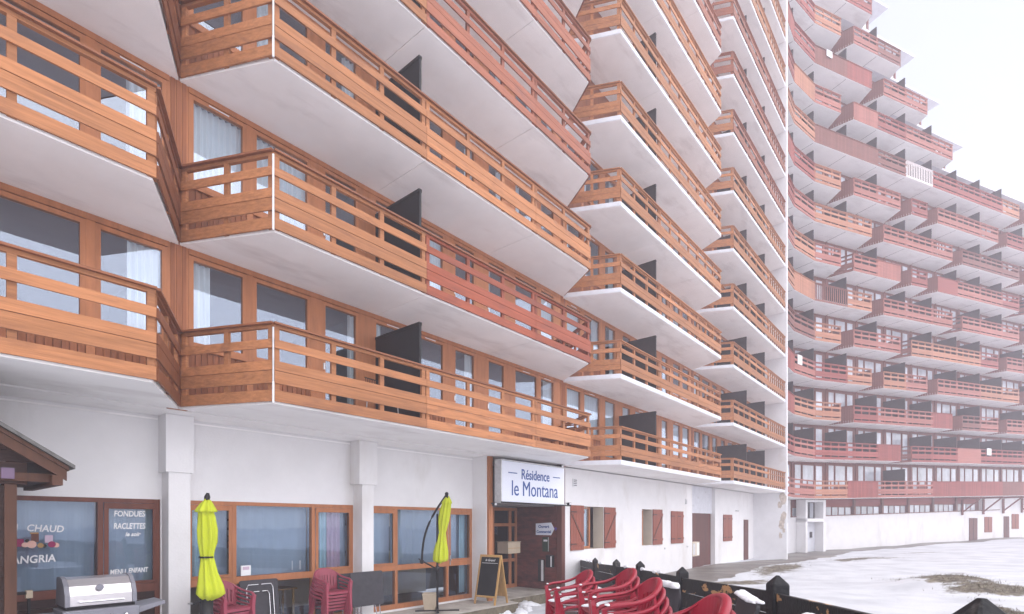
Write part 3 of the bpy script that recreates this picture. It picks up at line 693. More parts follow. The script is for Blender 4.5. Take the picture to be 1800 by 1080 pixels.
# storey walls
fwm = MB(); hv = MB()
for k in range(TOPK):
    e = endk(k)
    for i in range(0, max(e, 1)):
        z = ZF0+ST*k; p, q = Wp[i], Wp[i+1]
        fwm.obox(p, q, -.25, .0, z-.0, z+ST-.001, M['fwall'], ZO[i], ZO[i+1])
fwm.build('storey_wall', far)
nwin = 0; rest = MB()
def far_window(k, i, mb=None):
    z = ZF0+ST*k; p, q = Wp[i], Wp[i+1]; L = math.dist(p, q); X = lambda t: lerp2(p, q, t/L)
    s = L/AP; own = mb is None; m = mb or MB(); pn = m if mb else MB(); zo = (ZO[i]+ZO[i+1])/2
    zl, zh = z+.95, z+2.35
    for a, b, low in ((.28,.80,.0),(1.02,2.02,0),(2.28,2.86,.0)):
        zz = z+(.3 if low == 0 and a != 1.02 else .95)
        m.obox(X(a*s-.07), X(b*s+.07), .001, .05, zz-.07, zh+.07, M['fbrown'], zo, zo)
        pn.obox(X(a*s), X(b*s), .052, .058, zz, zh, M['fglass'], zo, zo)
    m.obox(X(.02), X(.16), .001, .06, z+.17, z+ST-.01, M['fbrown'], zo, zo)
    if own: o = m.build('window', far); pn.build('pane', o)
for k in range(0, 15):
    for i in range(1, min(endk(k), NP-1)):
        if k < 7 and i < 15: far_window(k, i); nwin += 1
        else: far_window(k, i, rest)
ro = rest.build('upper_glazing', far); ro['kind'] = 'stuff'
# roofs of the stepped storeys
Ep = offs(Fp, .95); Bp = offs(Fp, 11)
for k in range(9, TOPK):
    e = endk(k); s = max(0, endk(k+1)-1) if k > 9 else I0+4
    if e < 1: continue
    z = ZF0+ST*(k+1); m = MB()
    last = lerp2(Ep[e], Ep[e-1], -.86) if k > 9 else Ep[e]; lastb = lerp2(Bp[e], Bp[e-1], -.86) if k > 9 else Bp[e]
    pts = [Ep[j] for j in range(s, e)]+[last]; bk = [Bp[j] for j in range(s, e)]+[lastb]; zo = [ZO[j] for j in range(s, e)]+[ZO[e]+.03]
    n = len(pts)
    for i in range(n-1):
        P = [(*pts[i], z+zo[i]),(*pts[i+1], z+zo[i+1]),(*bk[i+1], z+zo[i+1]),(*bk[i], z+zo[i])]
        m.hexa([(a,b,c-.0) for a,b,c in P]+[(a,b,c+.16) for a,b,c in P], M['slabedge'])
    rfm = m.build('roof', far)
    # white upstand and thin rail set back on the terrace above
    pp = MB(); a = endk(k+1)
    for i in range(max(s, a) if k > 9 else I0+5, e):
        A = offs(Fp, 1.8)[i]; B = offs(Fp, 1.8)[i+1] if i < NP-1 else None
        pp.obox(A, B, 0, .22, z+.17, z+.62, M['roofw'], ZO[i], ZO[i+1])
        t0, t1 = offs(Fp, 2.1)[i], offs(Fp, 2.1)[i+1]
        pp.obox(t0, t1, -.03, .03, z+1.28, z+1.33, M['steel'], ZO[i], ZO[i+1]); pp.obox(t0, t1, -.02, .02, z+1.02, z+1.05, M['steel'], ZO[i], ZO[i+1])
        for t in (.05,.5,.95):
            c = lerp2(t0, t1, t); pp.box(c[0]-.02, c[0]+.02, c[1]-.02, c[1]+.02, z+.17+ZO[i], z+1.30+ZO[i], M['steel'])
    if pp.v: pp.build('parapet', rfm)
    if k > 9:   # end wall with a glazed strip
        w_ = MB(); A, B = lerp2(Wp[e],Wp[e-1],-.46), lerp2(Bp[e],Bp[e-1],-.46); z0 = z-ST
        w_.obox(lerp2(A,B,.02), lerp2(A,B,.98), -.12, .0, z0+.17, z-.001, M['fwall'], ZO[e], ZO[e])
        for t in (.0,.48,.9): w_.obox(lerp2(Wp[e],A,t), lerp2(Wp[e],A,t+.1), -.16, .02, z0+.17, z-.002, M['fbrown'], ZO[e], ZO[e])
        w_.obox(Wp[e], A, -.14, -.02, z0+.17, z0+.62, M['greydiv'], ZO[e], ZO[e]); w_.obox(Wp[e], A, -.139, -.019, z-.2, z-.003, M['fbrown'], ZO[e], ZO[e])
        w_.obox(Wp[e], A, -.09, -.07, z0+.621, z-.201, M['whitemetal'], ZO[e], ZO[e])
        w_.build('end_wall', far)
# solid mass behind
mm = MB(); Cp = offs(Fp, 1.9)
for i in range(0, NP-1):
    h = max([kk for kk in range(TOPK) if endk(kk) > i] or [9])
    z1 = ZF0+ST*(h+1)
    P = [(*Cp[i],-.5),(*Cp[i+1],-.5),(*Bp[i+1],-.5),(*Bp[i],-.5)]
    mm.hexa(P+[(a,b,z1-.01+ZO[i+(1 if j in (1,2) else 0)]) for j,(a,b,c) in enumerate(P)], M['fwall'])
mm.build('core_wall', far)
# ground floor
def at_px(px, z=0, off=1.65):    # distance along the straight wall for a picture column
    k = (px-900)/958; ox, oy = 19.85-DY*off, 35.76+DX*off
    return (k*oy-ox)/(DX-k*DY)
def gpt(t, off=1.65): return (19.85-DY*off+DX*t, 35.76+DX*off+DY*t)
gm = MB()
def gwl(i, j, z0, z1, mat, o0=-.2, o1=0, t0=0, t1=1, zo=True):
    P, Q = lerp2(Gp[i],Gp[j],t0), lerp2(Gp[i],Gp[j],t1); dz0 = ZO[i]+(ZO[j]-ZO[i])*t0; dz1 = ZO[i]+(ZO[j]-ZO[i])*t1
    return gm.obox(P, Q, o0, o1, z0, z1, mat, dz0*zo, dz1*zo)
ZG = ZF0-.002
gwl(0,1,-.6,ZG,M['plaster_d']); gwl(1,2,-.6,ZG,M['plaster_d']); gwl(2,3,-.6,ZG,M['plaster_d'])
TJ = lambda i: i
gwl(3,11,-.6,2.52,M['plaster'],-.2,0,zo=True)            # white base wall
gwl(3,11,2.52,ZG,M['fwall'],-.6,-.4,zo=True)             # recessed band behind glazing
gwl(8,11,2.521,ZG,M['plaster'],-.39,-.001,.72,1)
gwl(11,16,-.6,ZG,M['plaster'],-.2,0)
gm.build('ground_floor_wall', far)
gm = MB()
for i in range(3, 11):
    zz = ZO[i]
    if i < 10:
        gm.obox(lerp2(Gp[i],Gp[i+1],0), lerp2(Gp[i],Gp[i+1],.07), -.35, -.05, 2.53, ZG-.01, M['frame_dark'], zz, zz)
        gm.obox(Gp[i], Gp[i+1], -.30, -.16, 3.16, ZG-.02, M['fred'], ZO[i], ZO[i+1])
        for t in (.12,.34,.56,.78):
            gm.obox(lerp2(Gp[i],Gp[i+1],t), lerp2(Gp[i],Gp[i+1],t+.17), -.24, -.2, 2.56, 3.15, M['fglass'], zz, zz)
    gm.obox(Gp[i], Gp[i+1], -.02, .05, 2.50, 2.56, M['frame_dark'], ZO[i], ZO[i+1])
gm.build('gallery_window', far)
# white framed entrance portal
gm = MB()
A, B = gpt(at_px(1399)), gpt(at_px(1434))
gm.obox(A, B, .02, .75, 2.2, 2.42, M['plaster']); gm.obox(A, B, .02, .75, 3.55, 3.685, M['plaster'])
gm.obox(A, lerp2(A,B,.09), .02, .75, -.3, 3.549, M['plaster']); gm.obox(lerp2(A,B,.88), B, .02, .75, -.3, 3.549, M['plaster'])
gm.obox(lerp2(A,B,.1), lerp2(A,B,.87), .03, .1, 2.42, 3.549, M['greydiv'])
for t in (.16,.34,.62): gm.obox(lerp2(A,B,t), lerp2(A,B,t+.16), .1, .13, 2.47, 3.5, M['fglass'])
gm.obox(lerp2(A,B,.1), lerp2(A,B,.87), .03, .1, -.3, 2.2, M['slabedge'])
gm.obox(lerp2(A,B,.62), lerp2(A,B,.72), .1, .16, 1.1, 1.5, M['dark'])
gm.build('entrance_porch', far)
gm = MB(); gm.obox(lerp2(Gp[2],Gp[3],.35), lerp2(Gp[2],Gp[3],.86), .005, .04, 2.1, 3.3, M['greydiv']); 
gm.obox(lerp2(Gp[2],Gp[3],.3), lerp2(Gp[2],Gp[3],.349), .005, .06, 2.05, 3.35, M['plaster']); gm.build('stair_window', far)
for (a, b, y0, y1, nm) in ((1703,1717,911,953,'service_door'),(1764,1773,908,949,'service_door'),(1730,1743,909,936,'shutter'),(1778,1790,904,930,'shutter')):
    ta, tb = at_px(a), at_px(b); c = gpt((ta+tb)/2); s = 958/c[1]
    m = MB(); m.obox(gpt(ta), gpt(tb), .005, .05, EYE+(920-y1)/s, EYE+(920-y0)/s, M['shutter' if nm == 'shutter' else 'doorb'])
    m.obox(gpt((ta+tb)/2-.02), gpt((ta+tb)/2+.02), .05, .06, EYE+(920-y1)/s, EYE+(920-y0)/s, M['dark']); 
    m.build(nm, far)
for px in (1690,1727,1762,1795):
    t = at_px(px); m = MB(); zo = .0288*t; P = gpt(t)
    m.obox(gpt(t), gpt(t,.2), -.05, .05, ZF0-.18, ZF0-.03, M['fbrown'], zo, zo)
    m.box(P[0]-.06, P[0]+.06, P[1]-.16, P[1]-.04, ZF0-1.5+zo, ZF0-.2+zo, M['fbrown'])
    a, b = gpt(t,1.6), gpt(t,.35)
    m.tube([(a[0],a[1],ZF0-1.3+zo),(b[0],b[1],ZF0-.18+zo)], .06, M['fbrown'], 4); m.build('balcony_brace', far)
# small boards hung on railings
def board_at(t, k, h, w_, label, up=.5):
    P0, P1 = gpt(t, -.08), gpt(t+w_, -.08); z = ZF0+ST*k+.0288*t+up
    m = MB(); m.obox(P0, P1, 0, .03, z, z+h, M['whitemetal']); o = m.build('sign_board'); tag(o, label, 'sign', 'blank boards hung on far railings')
board_at(1.05, 11, .42, .55, 'small blank white board on a red slatted railing high on the far building', .75)
board_at(12.0*1.0+8.3, 1, .55, .62, 'blank white board on the railing one floor above the far gallery, towards the right edge', .72)
P0, P1 = lerp2(Fp[2],Fp[3],.12), lerp2(Fp[2],Fp[3],.34)
m = MB(); m.obox(P0, P1, .052, .07, ZF0+ST*3+.62, ZF0+ST*3+1.20, M['fwhite']); m.obox(P0, P1, -.08, .07, ZF0+ST*3+1.199, ZF0+ST*3+1.215, M['fwhite'])
tag(m.build('hanging_cloth'), 'white cloth hung over a railing at the left end of the far building', 'cloth')
print('far done', nwin)

# ------------------------------------------------------------------ lettering
def text(body, size, Mx, mat, name, parent=None, ext=.004, sx=1, align='CENTER', bold=0, shear=0):
    c = bpy.data.curves.new('t', 'FONT'); c.body = body; c.size = size; c.extrude = ext; c.align_x = align; c.offset = bold; c.shear = shear; c.resolution_u = 3
    o = bpy.data.objects.new('t', c); COL.objects.link(o)
    me = bpy.data.meshes.new_from_object(o.evaluated_get(bpy.context.evaluated_depsgraph_get())); bpy.data.objects.remove(o)
    inv = PW[parent].inverted() if parent is not None else Matrix()
    me.transform(inv @ Mx @ Matrix.Diagonal((sx,1,1,1))); me.materials.clear(); me.materials.append(mat); me.name = name
    ob = bpy.data.objects.new(name, me); COL.objects.link(ob)
    if parent is not None: ob.parent = parent
    PW[ob] = Matrix() if parent is None else PW[parent]
    return ob
RX = Matrix.Rotation(radians(90), 4, 'X')
def onwall(u, y, z, tilt=0): return FN @ Matrix.Translation((u, y, z)) @ RX @ Matrix.Rotation(tilt, 4, 'Z')

s = thing('building_sign', 'large white box sign reading Résidence le Montana above the entrance', 'sign', tuple(nw(12.5, 9.6, 2.66)), ROTN)
m = MB(FN); m.box(10.98, 13.93, 9.50, 9.72, 2.68, 3.78, M['signw']); bx = m.build('sign_panel', s, bevel=.01)
m = MB(FN); m.box(10.96, 13.945, 9.49, 9.73, 2.64, 2.678, M['steel']); m.box(10.96, 13.945, 9.49, 9.73, 3.782, 3.81, M['steel']); m.box(10.95, 10.978, 9.49, 9.73, 2.64, 3.81, M['steel'])
m.tube([(10.9,9.45,2.66),(14.2,9.45,2.64)], .02, M['blackmetal'], 6); m.build('frame', s)
text('Résidence', .40, onwall(12.47, 9.495, 3.33), M['blue'], 'lettering', s, sx=.82, bold=.004)
text('le Montana', .60, onwall(12.47, 9.495, 2.86), M['blue'], 'lettering', s, sx=.82, bold=.0)
m = MB(FN); m.box(11.25, 11.62, 9.490, 9.499, 3.46, 3.485, M['blue']); m.box(13.32, 13.68, 9.490, 9.499, 3.46, 3.485, M['blue']); m.build('dash', s)

# notices in the porch (on the right-hand cladding wall, which runs into the porch)
def porch(y, z): return FN @ Matrix.Translation((13.937, y, z)) @ Matrix.Rotation(radians(-90), 4, 'Z') @ RX
s = thing('arrow_sign', 'white arrow-shaped sign with two dark words, highest on the porch cladding', 'sign', tuple(nw(13.95, 10.4, 2.0)), ROTN)
m = MB(FN); y0, y1 = 9.98, 10.62
m.add([(13.94,y1,1.72),(13.94,y1,2.09),(13.94,y0+.04,2.12),(13.94,y0-.08,1.92),(13.94,y0+.04,1.72),(13.957,y1,1.72),(13.957,y1,2.09),(13.957,y0+.04,2.12),(13.957,y0-.08,1.92),(13.957,y0+.04,1.72)], [(0,1,2,3,4),(9,8,7,6,5)]+[(i,(i+1)%5,(i+1)%5+5,i+5) for i in range(5)], M['signw'])
m.build('sign_panel', s)
m = MB(FN); m.add([(13.95,9.90,1.99),(13.95,9.86,1.86),(13.95,9.78,1.94),(13.957,9.90,1.99),(13.957,9.86,1.86),(13.957,9.78,1.94)], [(0,1,2),(5,4,3),(0,1,4,3),(1,2,5,4),(2,0,3,5)], M['navy']); m.build('arrow_tip', s)
text('Ouvert', .13, porch(10.30, 1.95), M['blue'], 'lettering', s, sx=1.1, bold=.003); text('Commercial', .12, porch(10.30, 1.79), M['blue'], 'lettering', s, sx=.95, bold=.003)
m = MB(FN); m.box(13.93, 13.957, 10.1, 10.35, 1.20, 1.66, M['green']); m.box(13.925, 13.929, 10.105, 10.12, 1.21, 1.65, M['whitemetal']); m.box(13.925, 13.929, 10.15, 10.3, 1.52, 1.58, M['whitemetal'])
tag(m.build('notice_panel'), 'dark green notice panel directly under the white arrow sign', 'notice')
m = MB(FN); m.box(13.80, 13.957, 9.90, 10.12, .72, 1.08, M['black']); m.box(13.79, 13.799, 9.895, 9.93, .74, 1.07, M['white']); m.box(13.8, 13.95, 9.9, 10.12, 1.081, 1.10, M['blackmetal'])
tag(m.build('letter_box'), 'black letter box with a white edge near the porch corner', 'letter box')
m = MB(FN); m.box(13.90, 13.957, 10.28, 10.50, .25, .95, M['greydiv']); m.box(13.88, 13.899, 10.28, 10.36, .27, .93, M['whitemetal'])
tag(m.build('wall_heater'), 'slim white upright panel low on the dark porch cladding', 'panel')
m = MB(FN); m.box(12.9, 13.5, 10.9, 11.35, 1.15, 1.50, M['card']); m.box(12.9, 13.5, 10.89, 10.899, 1.31, 1.325, M['pine']); m.box(12.88, 13.52, 10.88, 11.36, 1.501, 1.52, M['card'])
tag(m.build('wall_box', bevel=.004), 'beige rectangular box fixed inside the porch beside the glazed door', 'box')
m = MB(FN); m.box(24.86, 25.7, YC+.02, YC+.215, .55, 1.22, M['cream'])
for q in range(6): m.box(24.9+.05*q, 24.93+.05*q, YC+.012, YC+.019, .62, 1.15, M['whitemetal'])
m.box(25.35, 25.66, YC+.012, YC+.019, .6, 1.17, M['white'])
tag(m.build('meter_box'), 'cream slatted meter box in front of the brown garage door', 'box')
for u, z, y, lb in ((13.9,3.86,9.6,'small black floodlight under the soffit above the sign corner'),(14.35,2.72,9.62,'small black floodlight beside the lower right corner of the building sign'),(10.93,2.62,9.72,'small black floodlight beside the lower left corner of the building sign')):
    m = MB(FN); m.box(u-.06, u+.06, y-.05, y+.03, z-.05, z+.03, M['blackmetal']); m.tube([(u,y+.03,z),(u,y+.12,z+.02)], .012, M['blackmetal'], 5); m.box(u-.045, u+.045, y-.056, y-.051, z-.04, z+.02, M['whitemetal'])
    tag(m.build('floodlight'), lb, 'lamp')

# window lettering
def wtext(body, size, u, z, name='painted_word', label=None, sx=1, tilt=0, shear=.1):
    o = text(body, size, onwall(u, YG+.036, z, tilt), M['white'], name, ext=.001, sx=sx, bold=.003, shear=shear); tag(o, label, 'lettering'); return o
wtext('VIN', .14, 1.36, 1.99, label='white painted word VIN, half hidden by the hut, on the big shop window', sx=1.0)
wtext('CHAUD', .14, 1.78, 1.975, label='white painted word CHAUD at the top of the big left shop window', sx=.86, tilt=-.05)
wtext('SANGRIA', .155, 1.62, 1.52, label='white painted word SANGRIA under the drinks sticker on the left shop window', sx=.86, tilt=.03)
wtext('FONDUES', .13, 2.84, 2.21, label='white painted word FONDUES at the top of the narrow shop window', sx=.74)
wtext('RACLETTES', .13, 2.84, 2.01, label='white painted word RACLETTES, second line on the narrow shop window', sx=.66)
wtext('le soir', .09, 2.88, 1.89, label='tiny white painted script below RACLETTES', sx=.9, shear=.3)
wtext('MENU', .11, 2.68, 1.28, label='white painted word MENU at the foot of the narrow window', sx=.70)
wtext('ENFANT', .11, 2.96, 1.29, label='white painted word ENFANT at the foot of the narrow window', sx=.66)
m = MB(FN @ Matrix.Translation((.77,0,.78)) @ Matrix.Diagonal((.62,1,.62,1))); y = YG+.034
for u, z, w_, h_, mt in ((1.12,1.58,.12,.18,'ruby'),(1.37,1.68,.14,.2,'frame_dark'),(1.35,1.88,.16,.03,'pine'),(1.62,1.66,.15,.18,'lilaccurtain')): m.box(u, u+w_, y, y+.004, z, z+h_, M[mt])
for u, z, r, mt in ((1.26,1.62,.06,'peach'),(1.38,1.63,.09,'peach'),(1.54,1.60,.06,'pine'),(1.61,1.59,.045,'dark'),(1.75,1.62,.075,'ruby'),(1.83,1.60,.06,'peach'),(1.03,1.65,.06,'dark'),(1.0,1.6,.05,'ruby'),(1.30,1.72,.04,'dark')):
    m.loft([[(u+r*cos(2*pi*i/12), yy, z+r*sin(2*pi*i/12)) for i in range(12)] for yy in (y-.001-.001*r*20, y+.004)], M[mt])
tag(m.build('window_sticker'), 'colourful fruit and drinks sticker between the two painted lines', 'sticker')
m = MB(FN); m.box(4.60, 4.78, YG-.01, YG+.02, 1.11, 1.30, M['white']); m.box(4.63, 4.75, YG-.014, YG-.011, 1.22, 1.28, M['lilaccurtain'])
tag(m.build('price_card'), 'small white and pink card in the corner of the restaurant window', 'card')

# ------------------------------------------------------------------ wooden hut
h = thing('wooden_hut', 'dark brown plank hut with a pitched roof, cut by the left edge', 'hut', tuple(nw(-.5, 9.3, 0)), ROTN)
m = MB(FN)
UR = 1.19
for q in range(19):
    z = .0+.134*q; m.box(-2.2, UR-.09, 8.70, 8.74, z+.003, z+.131, M['hutdark'])
m.box(-2.2, UR-.02, 8.741, 10.2, 0, 2.55, M['hutdark'])
sl_ = .66; apex = 2.72+(1.69-(-.5))*sl_-.02
for q in range(9):
    z = 2.56+.134*q; uu = 1.62-(z-2.80)/sl_ if z > 2.8 else 1.3
    uu = min(uu, 1.55); m.box(-.5-(uu+.5), uu, 8.66, 8.70, z+.003, min(z+.131, apex), M['hutdark'])
m.build('plank_wall', h)
m = MB(FN); m.box(UR-.09, UR+.02, 8.66, 8.77, 0, 2.56, M['huttrim']); m.box(-2.2, 1.58, 8.60, 8.72, 2.60, 2.70, M['huttrim']); m.build('corner_post', h)
m = MB(FN)
def slope(u0, z0, u1, z1, y0, y1, t, mt): m.hexa([(u0,y0,z0),(u1,y0,z1),(u1,y1,z1),(u0,y1,z0),(u0,y0,z0+t),(u1,y0,z1+t),(u1,y1,z1+t),(u0,y1,z0+t)], mt)
slope(1.66, 2.74, -.5, 2.74+2.16*sl_, 8.44, 10.3, .05, M['huttrim']); slope(-.5, 2.74+2.16*sl_, -2.66, 2.74, 8.44, 10.3, .05, M['huttrim'])
slope(1.71, 2.765, -.5, 2.765+2.21*sl_, 8.40, 10.35, .045, M['roofedge']); slope(-.5, 2.765+2.21*sl_, -2.71, 2.765, 8.40, 10.35, .045, M['roofedge'])
m.build('roof', h)
m = MB(FN); slope(1.64, 2.62, -.5, 2.62+2.14*sl_, 8.46, 8.50, .13, M['huttrim']); slope(-.5, 2.62+2.14*sl_, -2.64, 2.62, 8.46, 8.50, .13, M['huttrim'])
m.box(1.50, 1.60, 8.45, 10.25, 2.56, 2.68, M['huttrim']); m.build('barge_board', h)
m = MB(FN)
for q in range(8): m.box(UR+.025, 1.55, 8.75+.18*q, 8.75+.18*q+.172, 2.60, 2.62, M['hutdark'])
m.build('eaves_board', h)
m = MB(FN); m.box(1.06, 1.175, 8.56, 8.598, 2.62, 2.745, M['lilac']); m.box(1.05, 1.185, 8.555, 8.599, 2.746, 2.752, M['greydiv'])
tag(m.build('outdoor_lamp'), 'small lilac-grey box lamp on the gable of the hut', 'lamp')

# ------------------------------------------------------------------ barbecue
g_ = thing('gas_barbecue', 'stainless gas barbecue with closed lid between the hut and the pillar', 'barbecue', tuple(nw(2.1, 9.35, 0)), ROTN)
def prof(u0, u1, pts, mat, nm, bev=0):
    m = MB(FN); m.loft([[(u, y, z) for y, z in pts] for u in (u0, u1)], mat); return m.build(nm, g_, bevel=bev)
lidp = [(8.98,1.0),(8.99,1.14),(9.05,1.26),(9.16,1.35),(9.3,1.375),(9.45,1.36),(9.5,1.0)]
prof(1.72, 2.53, lidp, M['bbq'], 'lid', .006)
m = MB(FN)
for a, b in ((1.66,1.719),(2.531,2.59)): m.loft([[(u, 9.24+(y-9.24)*1.04, 1.0+(z-1.0)*1.03) for y, z in lidp] for u in (a, b)], M['bbqgrey'])
m.box(1.68, 2.57, 9.0, 9.5, .955, .998, M['black']); m.build('lid_end', g_)
m = MB(FN); m.tube([(1.83,8.985,1.06),(1.83,8.93,1.06),(2.40,8.93,1.06),(2.40,8.985,1.06)], .014, M['chrome'], 8); m.build('handle', g_)
m = MB(FN); m.loft([[(2.1+.05*cos(2*pi*i/16), 9.02+yy, 1.235+.04*sin(2*pi*i/16)+yy*.0) for i in range(16)] for yy in (-.035, 0.0)], M['bbqgrey']); m.build('thermometer', g_)
m = MB(FN)
m.box(1.62, 2.6, 8.90, 9.5, .74, .952, M['bbqgrey']); m.box(1.25, 1.618, 8.92, 9.45, .80, .90, M['bbqgrey'])
m.hexa([(2.602,8.92,.84),(3.0,8.96,.93),(3.0,9.45,.93),(2.602,9.45,.84),(2.602,8.92,.93),(3.0,8.96,.98),(3.0,9.45,.98),(2.602,9.45,.93)], M['bbqgrey']); m.build('control_panel', g_, bevel=.01)
for u in (1.42,1.80,2.0,2.22,2.42):
    m = MB(FN); m.loft([[(u+r*cos(2*pi*i/14), yy, .845+r*sin(2*pi*i/14)) for i in range(14)] for yy, r in ((8.899,.034),(8.885,.034),(8.872,.027),(8.86,.026))], M['chrome']); m.build('knob', g_, smooth=True)
m = MB(FN)
m.box(1.68, 1.73, 8.95, 9.0, .1, .739, M['bbqgrey']); m.box(2.5, 2.55, 8.95, 9.0, .1, .739, M['bbqgrey']); m.box(1.68, 1.73, 9.4, 9.45, .1, .739, M['bbqgrey']); m.box(2.5, 2.55, 9.4, 9.45, .1, .739, M['bbqgrey'])
m.box(1.68, 2.55, 8.95, 9.45, .12, .16, M['bbqgrey']); m.box(1.74, 2.49, 8.96, 8.97, .17, .72, M['black']); m.build('cart', g_)
for u in (1.72, 2.51):
    m = MB(FN); m.loft([[(u+dx, 9.2+.05*cos(2*pi*i/12), .05+.05*sin(2*pi*i/12)) for i in range(12)] for dx in (-.015,.015)], M['blackmetal']); m.box(u-.02, u+.02, 9.17, 9.23, .05, .13, M['blackmetal']); m.build('wheel', g_)
m = MB(FN); m.box(1.40, 1.47, 9.40, 9.46, 1.12, 1.22, M['card']); m.box(1.2, 1.41, 9.40, 9.44, 1.17, 1.21, M['black']); m.box(1.42,1.45,9.41,9.45,.9,1.12,M['black'])
g_.scale = (.86,.96,1)
tag(m.build('grill_brush'), 'black handled brush with a tan end standing behind the barbecue', 'brush')

# ------------------------------------------------------------------ parasols
def canopy(mb, base, prof_, folds=8, seed=0, mat=None):
    """prof_: list of (dx, z, radius, fold depth)"""
    rings = []
    for i, (dx, z, r, fd) in enumerate(prof_):
        ring = []
        for k in range(64):
            a = 2*pi*k/64; tw = .35*i/len(prof_)
            f = 1-fd*(.5+.5*cos(folds*(a+tw)+seed))-.06*noise.noise((cos(a)*2, sin(a)*2, i*.45+seed))
            wob = .018*noise.noise((cos(a)*1.5, sin(a)*1.5, z*5+seed))
            zz = z+(.05*noise.noise((cos(a)*1.7, sin(a)*1.7, 7+seed)) if i in (0, len(prof_)-1) else 0)
            ring.append((base[0]+dx+(r*f+wob)*cos(a), base[1]+(r*f+wob)*sin(a)*.9, zz))
        rings.append(ring)
    mb.loft(rings, mat or M['yellow'])
b = nw(3.55, 9.25)
px = thing('parasol', 'folded lemon yellow parasol standing against the wide white pillar', 'parasol', (b.x, b.y, 0), 0, 'folded yellow parasols')
def L(prof0, z0=0): return prof0
m = MB()
P = [(.02,.86,.05,.05),(.05,.93,.17,.25),(.06,.98,.23,.28),(.05,1.10,.21,.34),(.02,1.30,.155,.36),(.0,1.50,.105,.3),(-.01,1.56,.098,.25),(-.01,1.62,.11,.3),(0,1.80,.155,.34),(0,2.0,.165,.34),(-.01,2.2,.135,.34),(-.02,2.27,.125,.3),(-.02,2.285,.18,.22),(-.02,2.31,.165,.2),(-.01,2.40,.10,.12),(0,2.46,.05,.05)]
canopy(m, (b.x, b.y), P, 8, 1.3); m.build('canopy', px, smooth=True)
m = MB(); m.tube([(b.x-.02,b.y,2.40),(b.x-.0,b.y,2.52),(b.x+.01,b.y,2.58)], [.035,.045,.02], M['blackmetal'], 10); m.build('finial', px, smooth=True)
m = MB(); m.tube([(b.x-.115,b.y+.05,0),(b.x-.115,b.y+.05,2.3)], .03, M['blackmetal'], 10); m.tube([(b.x-.115,b.y+.05,2.3),(b.x,b.y,2.47)], .028, M['blackmetal'], 8); m.build('pole', px, smooth=True)
m = MB(); m.tube([(b.x-.0,b.y,.02),(b.x-.0,b.y,.92)], .085, M['blackmetal'], 14); m.build('base_sleeve', px, smooth=True)
m = MB(); m.tube([(b.x-.01-.105,b.y,1.545),(b.x-.01-.105,b.y,1.575)], .02, M['black'], 8)
m.loft([[(b.x-.01+.106*cos(2*pi*i/24), b.y+.098*sin(2*pi*i/24), z) for i in range(24)] for z in (1.548,1.575)], M['black']); m.build('strap', px)
m = MB(); m.tube([(b.x-.2,b.y-.05,.83),(b.x-.08,b.y-.03,.87),(b.x-.06,b.y,1.0)], .022, M['blackmetal'], 8); m.box(b.x-.27,b.x-.19,b.y-.07,b.y-.03,.82,.845,M['steel']); m.build('crank', px)
m = MB()
for a in (0, pi/2):
    c, s_ = cos(a+.4)*.5, sin(a+.4)*.42; m.obox((b.x-c,b.y-s_),(b.x+c,b.y+s_), -.035, .035, .0+.031*(a>0), .03+.031*(a>0), M['blackmetal'])
m.build('cross_foot', px)

b = nw(8.86, 9.70)
px2 = thing('parasol', 'folded yellow cantilever parasol with a bowed black arm before the glazed front', 'parasol', (b.x, b.y, 0), 0, 'folded yellow parasols')
m = MB()
P = [(.06,1.16,.04,.1),(.07,1.19,.17,.34),(.07,1.24,.19,.34),(.08,1.42,.17,.36),(.10,1.7,.12,.34),(.115,1.88,.085,.25),(.12,1.93,.10,.3),(.15,2.15,.145,.33),(.19,2.42,.135,.33),(.215,2.56,.115,.3),(.22,2.58,.135,.2),(.23,2.66,.09,.1),(.235,2.73,.04,.05)]
canopy(m, (b.x, b.y), P, 8, 2.1); m.build('canopy', px2, smooth=True)
m = MB(); m.tube([(b.x,b.y,.03),(b.x,b.y,2.32)], .027, M['blackmetal'], 10); m.tube([(b.x,b.y,.95),(b.x,b.y,1.08)], .045, M['blackmetal'], 10); m.build('pole', px2, smooth=True)
m = MB(); pts = []
for i in range(13):
    t = i/12; pts.append((b.x-.37+.6*t-.17*sin(pi*t), b.y+.0-.02*t, 1.19+1.6*t-.0*sin(pi*t)))
m.tube(pts, .026, M['blackmetal'], 8); m.tube([pts[-1],(b.x+.235,b.y-.01,2.70)], .03, M['blackmetal'], 8); m.ball((b.x+.225,b.y-.02,2.8), .045, M['blackmetal'], 8); m.build('arm', px2, smooth=True)
m = MB(); m.tube([(b.x-.37,b.y,1.2),(b.x-.0,b.y,1.0)], .018, M['blackmetal'], 8); m.ball((b.x-.37,b.y,1.18), .055, M['blackmetal'], 8); m.tube([(b.x-.37,b.y,1.18),(b.x-.44,b.y-.04,1.26)], .014, M['blackmetal'], 6); m.build('strut', px2)
m = MB()
for a in (0, pi/2):
    c, s_ = cos(a+.15)*.52, sin(a+.15)*.52; m.obox((b.x-c,b.y-s_),(b.x+c,b.y+s_), -.03, .03, .0+.031*(a>0), .03+.031*(a>0), M['blackmetal'])
m.build('cross_foot', px2)
c_ = nw(8.92, 10.02)
m = MB(); 
m.loft([[(c_.x+s*cx, c_.y+s*cy, z) for cx, cy in ((-1,-1),(1,-1),(1,1),(-1,1))] for z, s in ((0,.13),(.36,.165))], M['card']); m.loft([[(c_.x+s*cx, c_.y+s*cy, z) for cx, cy in ((-1,-1),(1,-1),(1,1),(-1,1))] for z, s in ((.361,.172),(.40,.176))], M['card'])
tag(m.build('planter', bevel=.006), 'tan square planter box behind the cantilever parasol foot', 'planter')

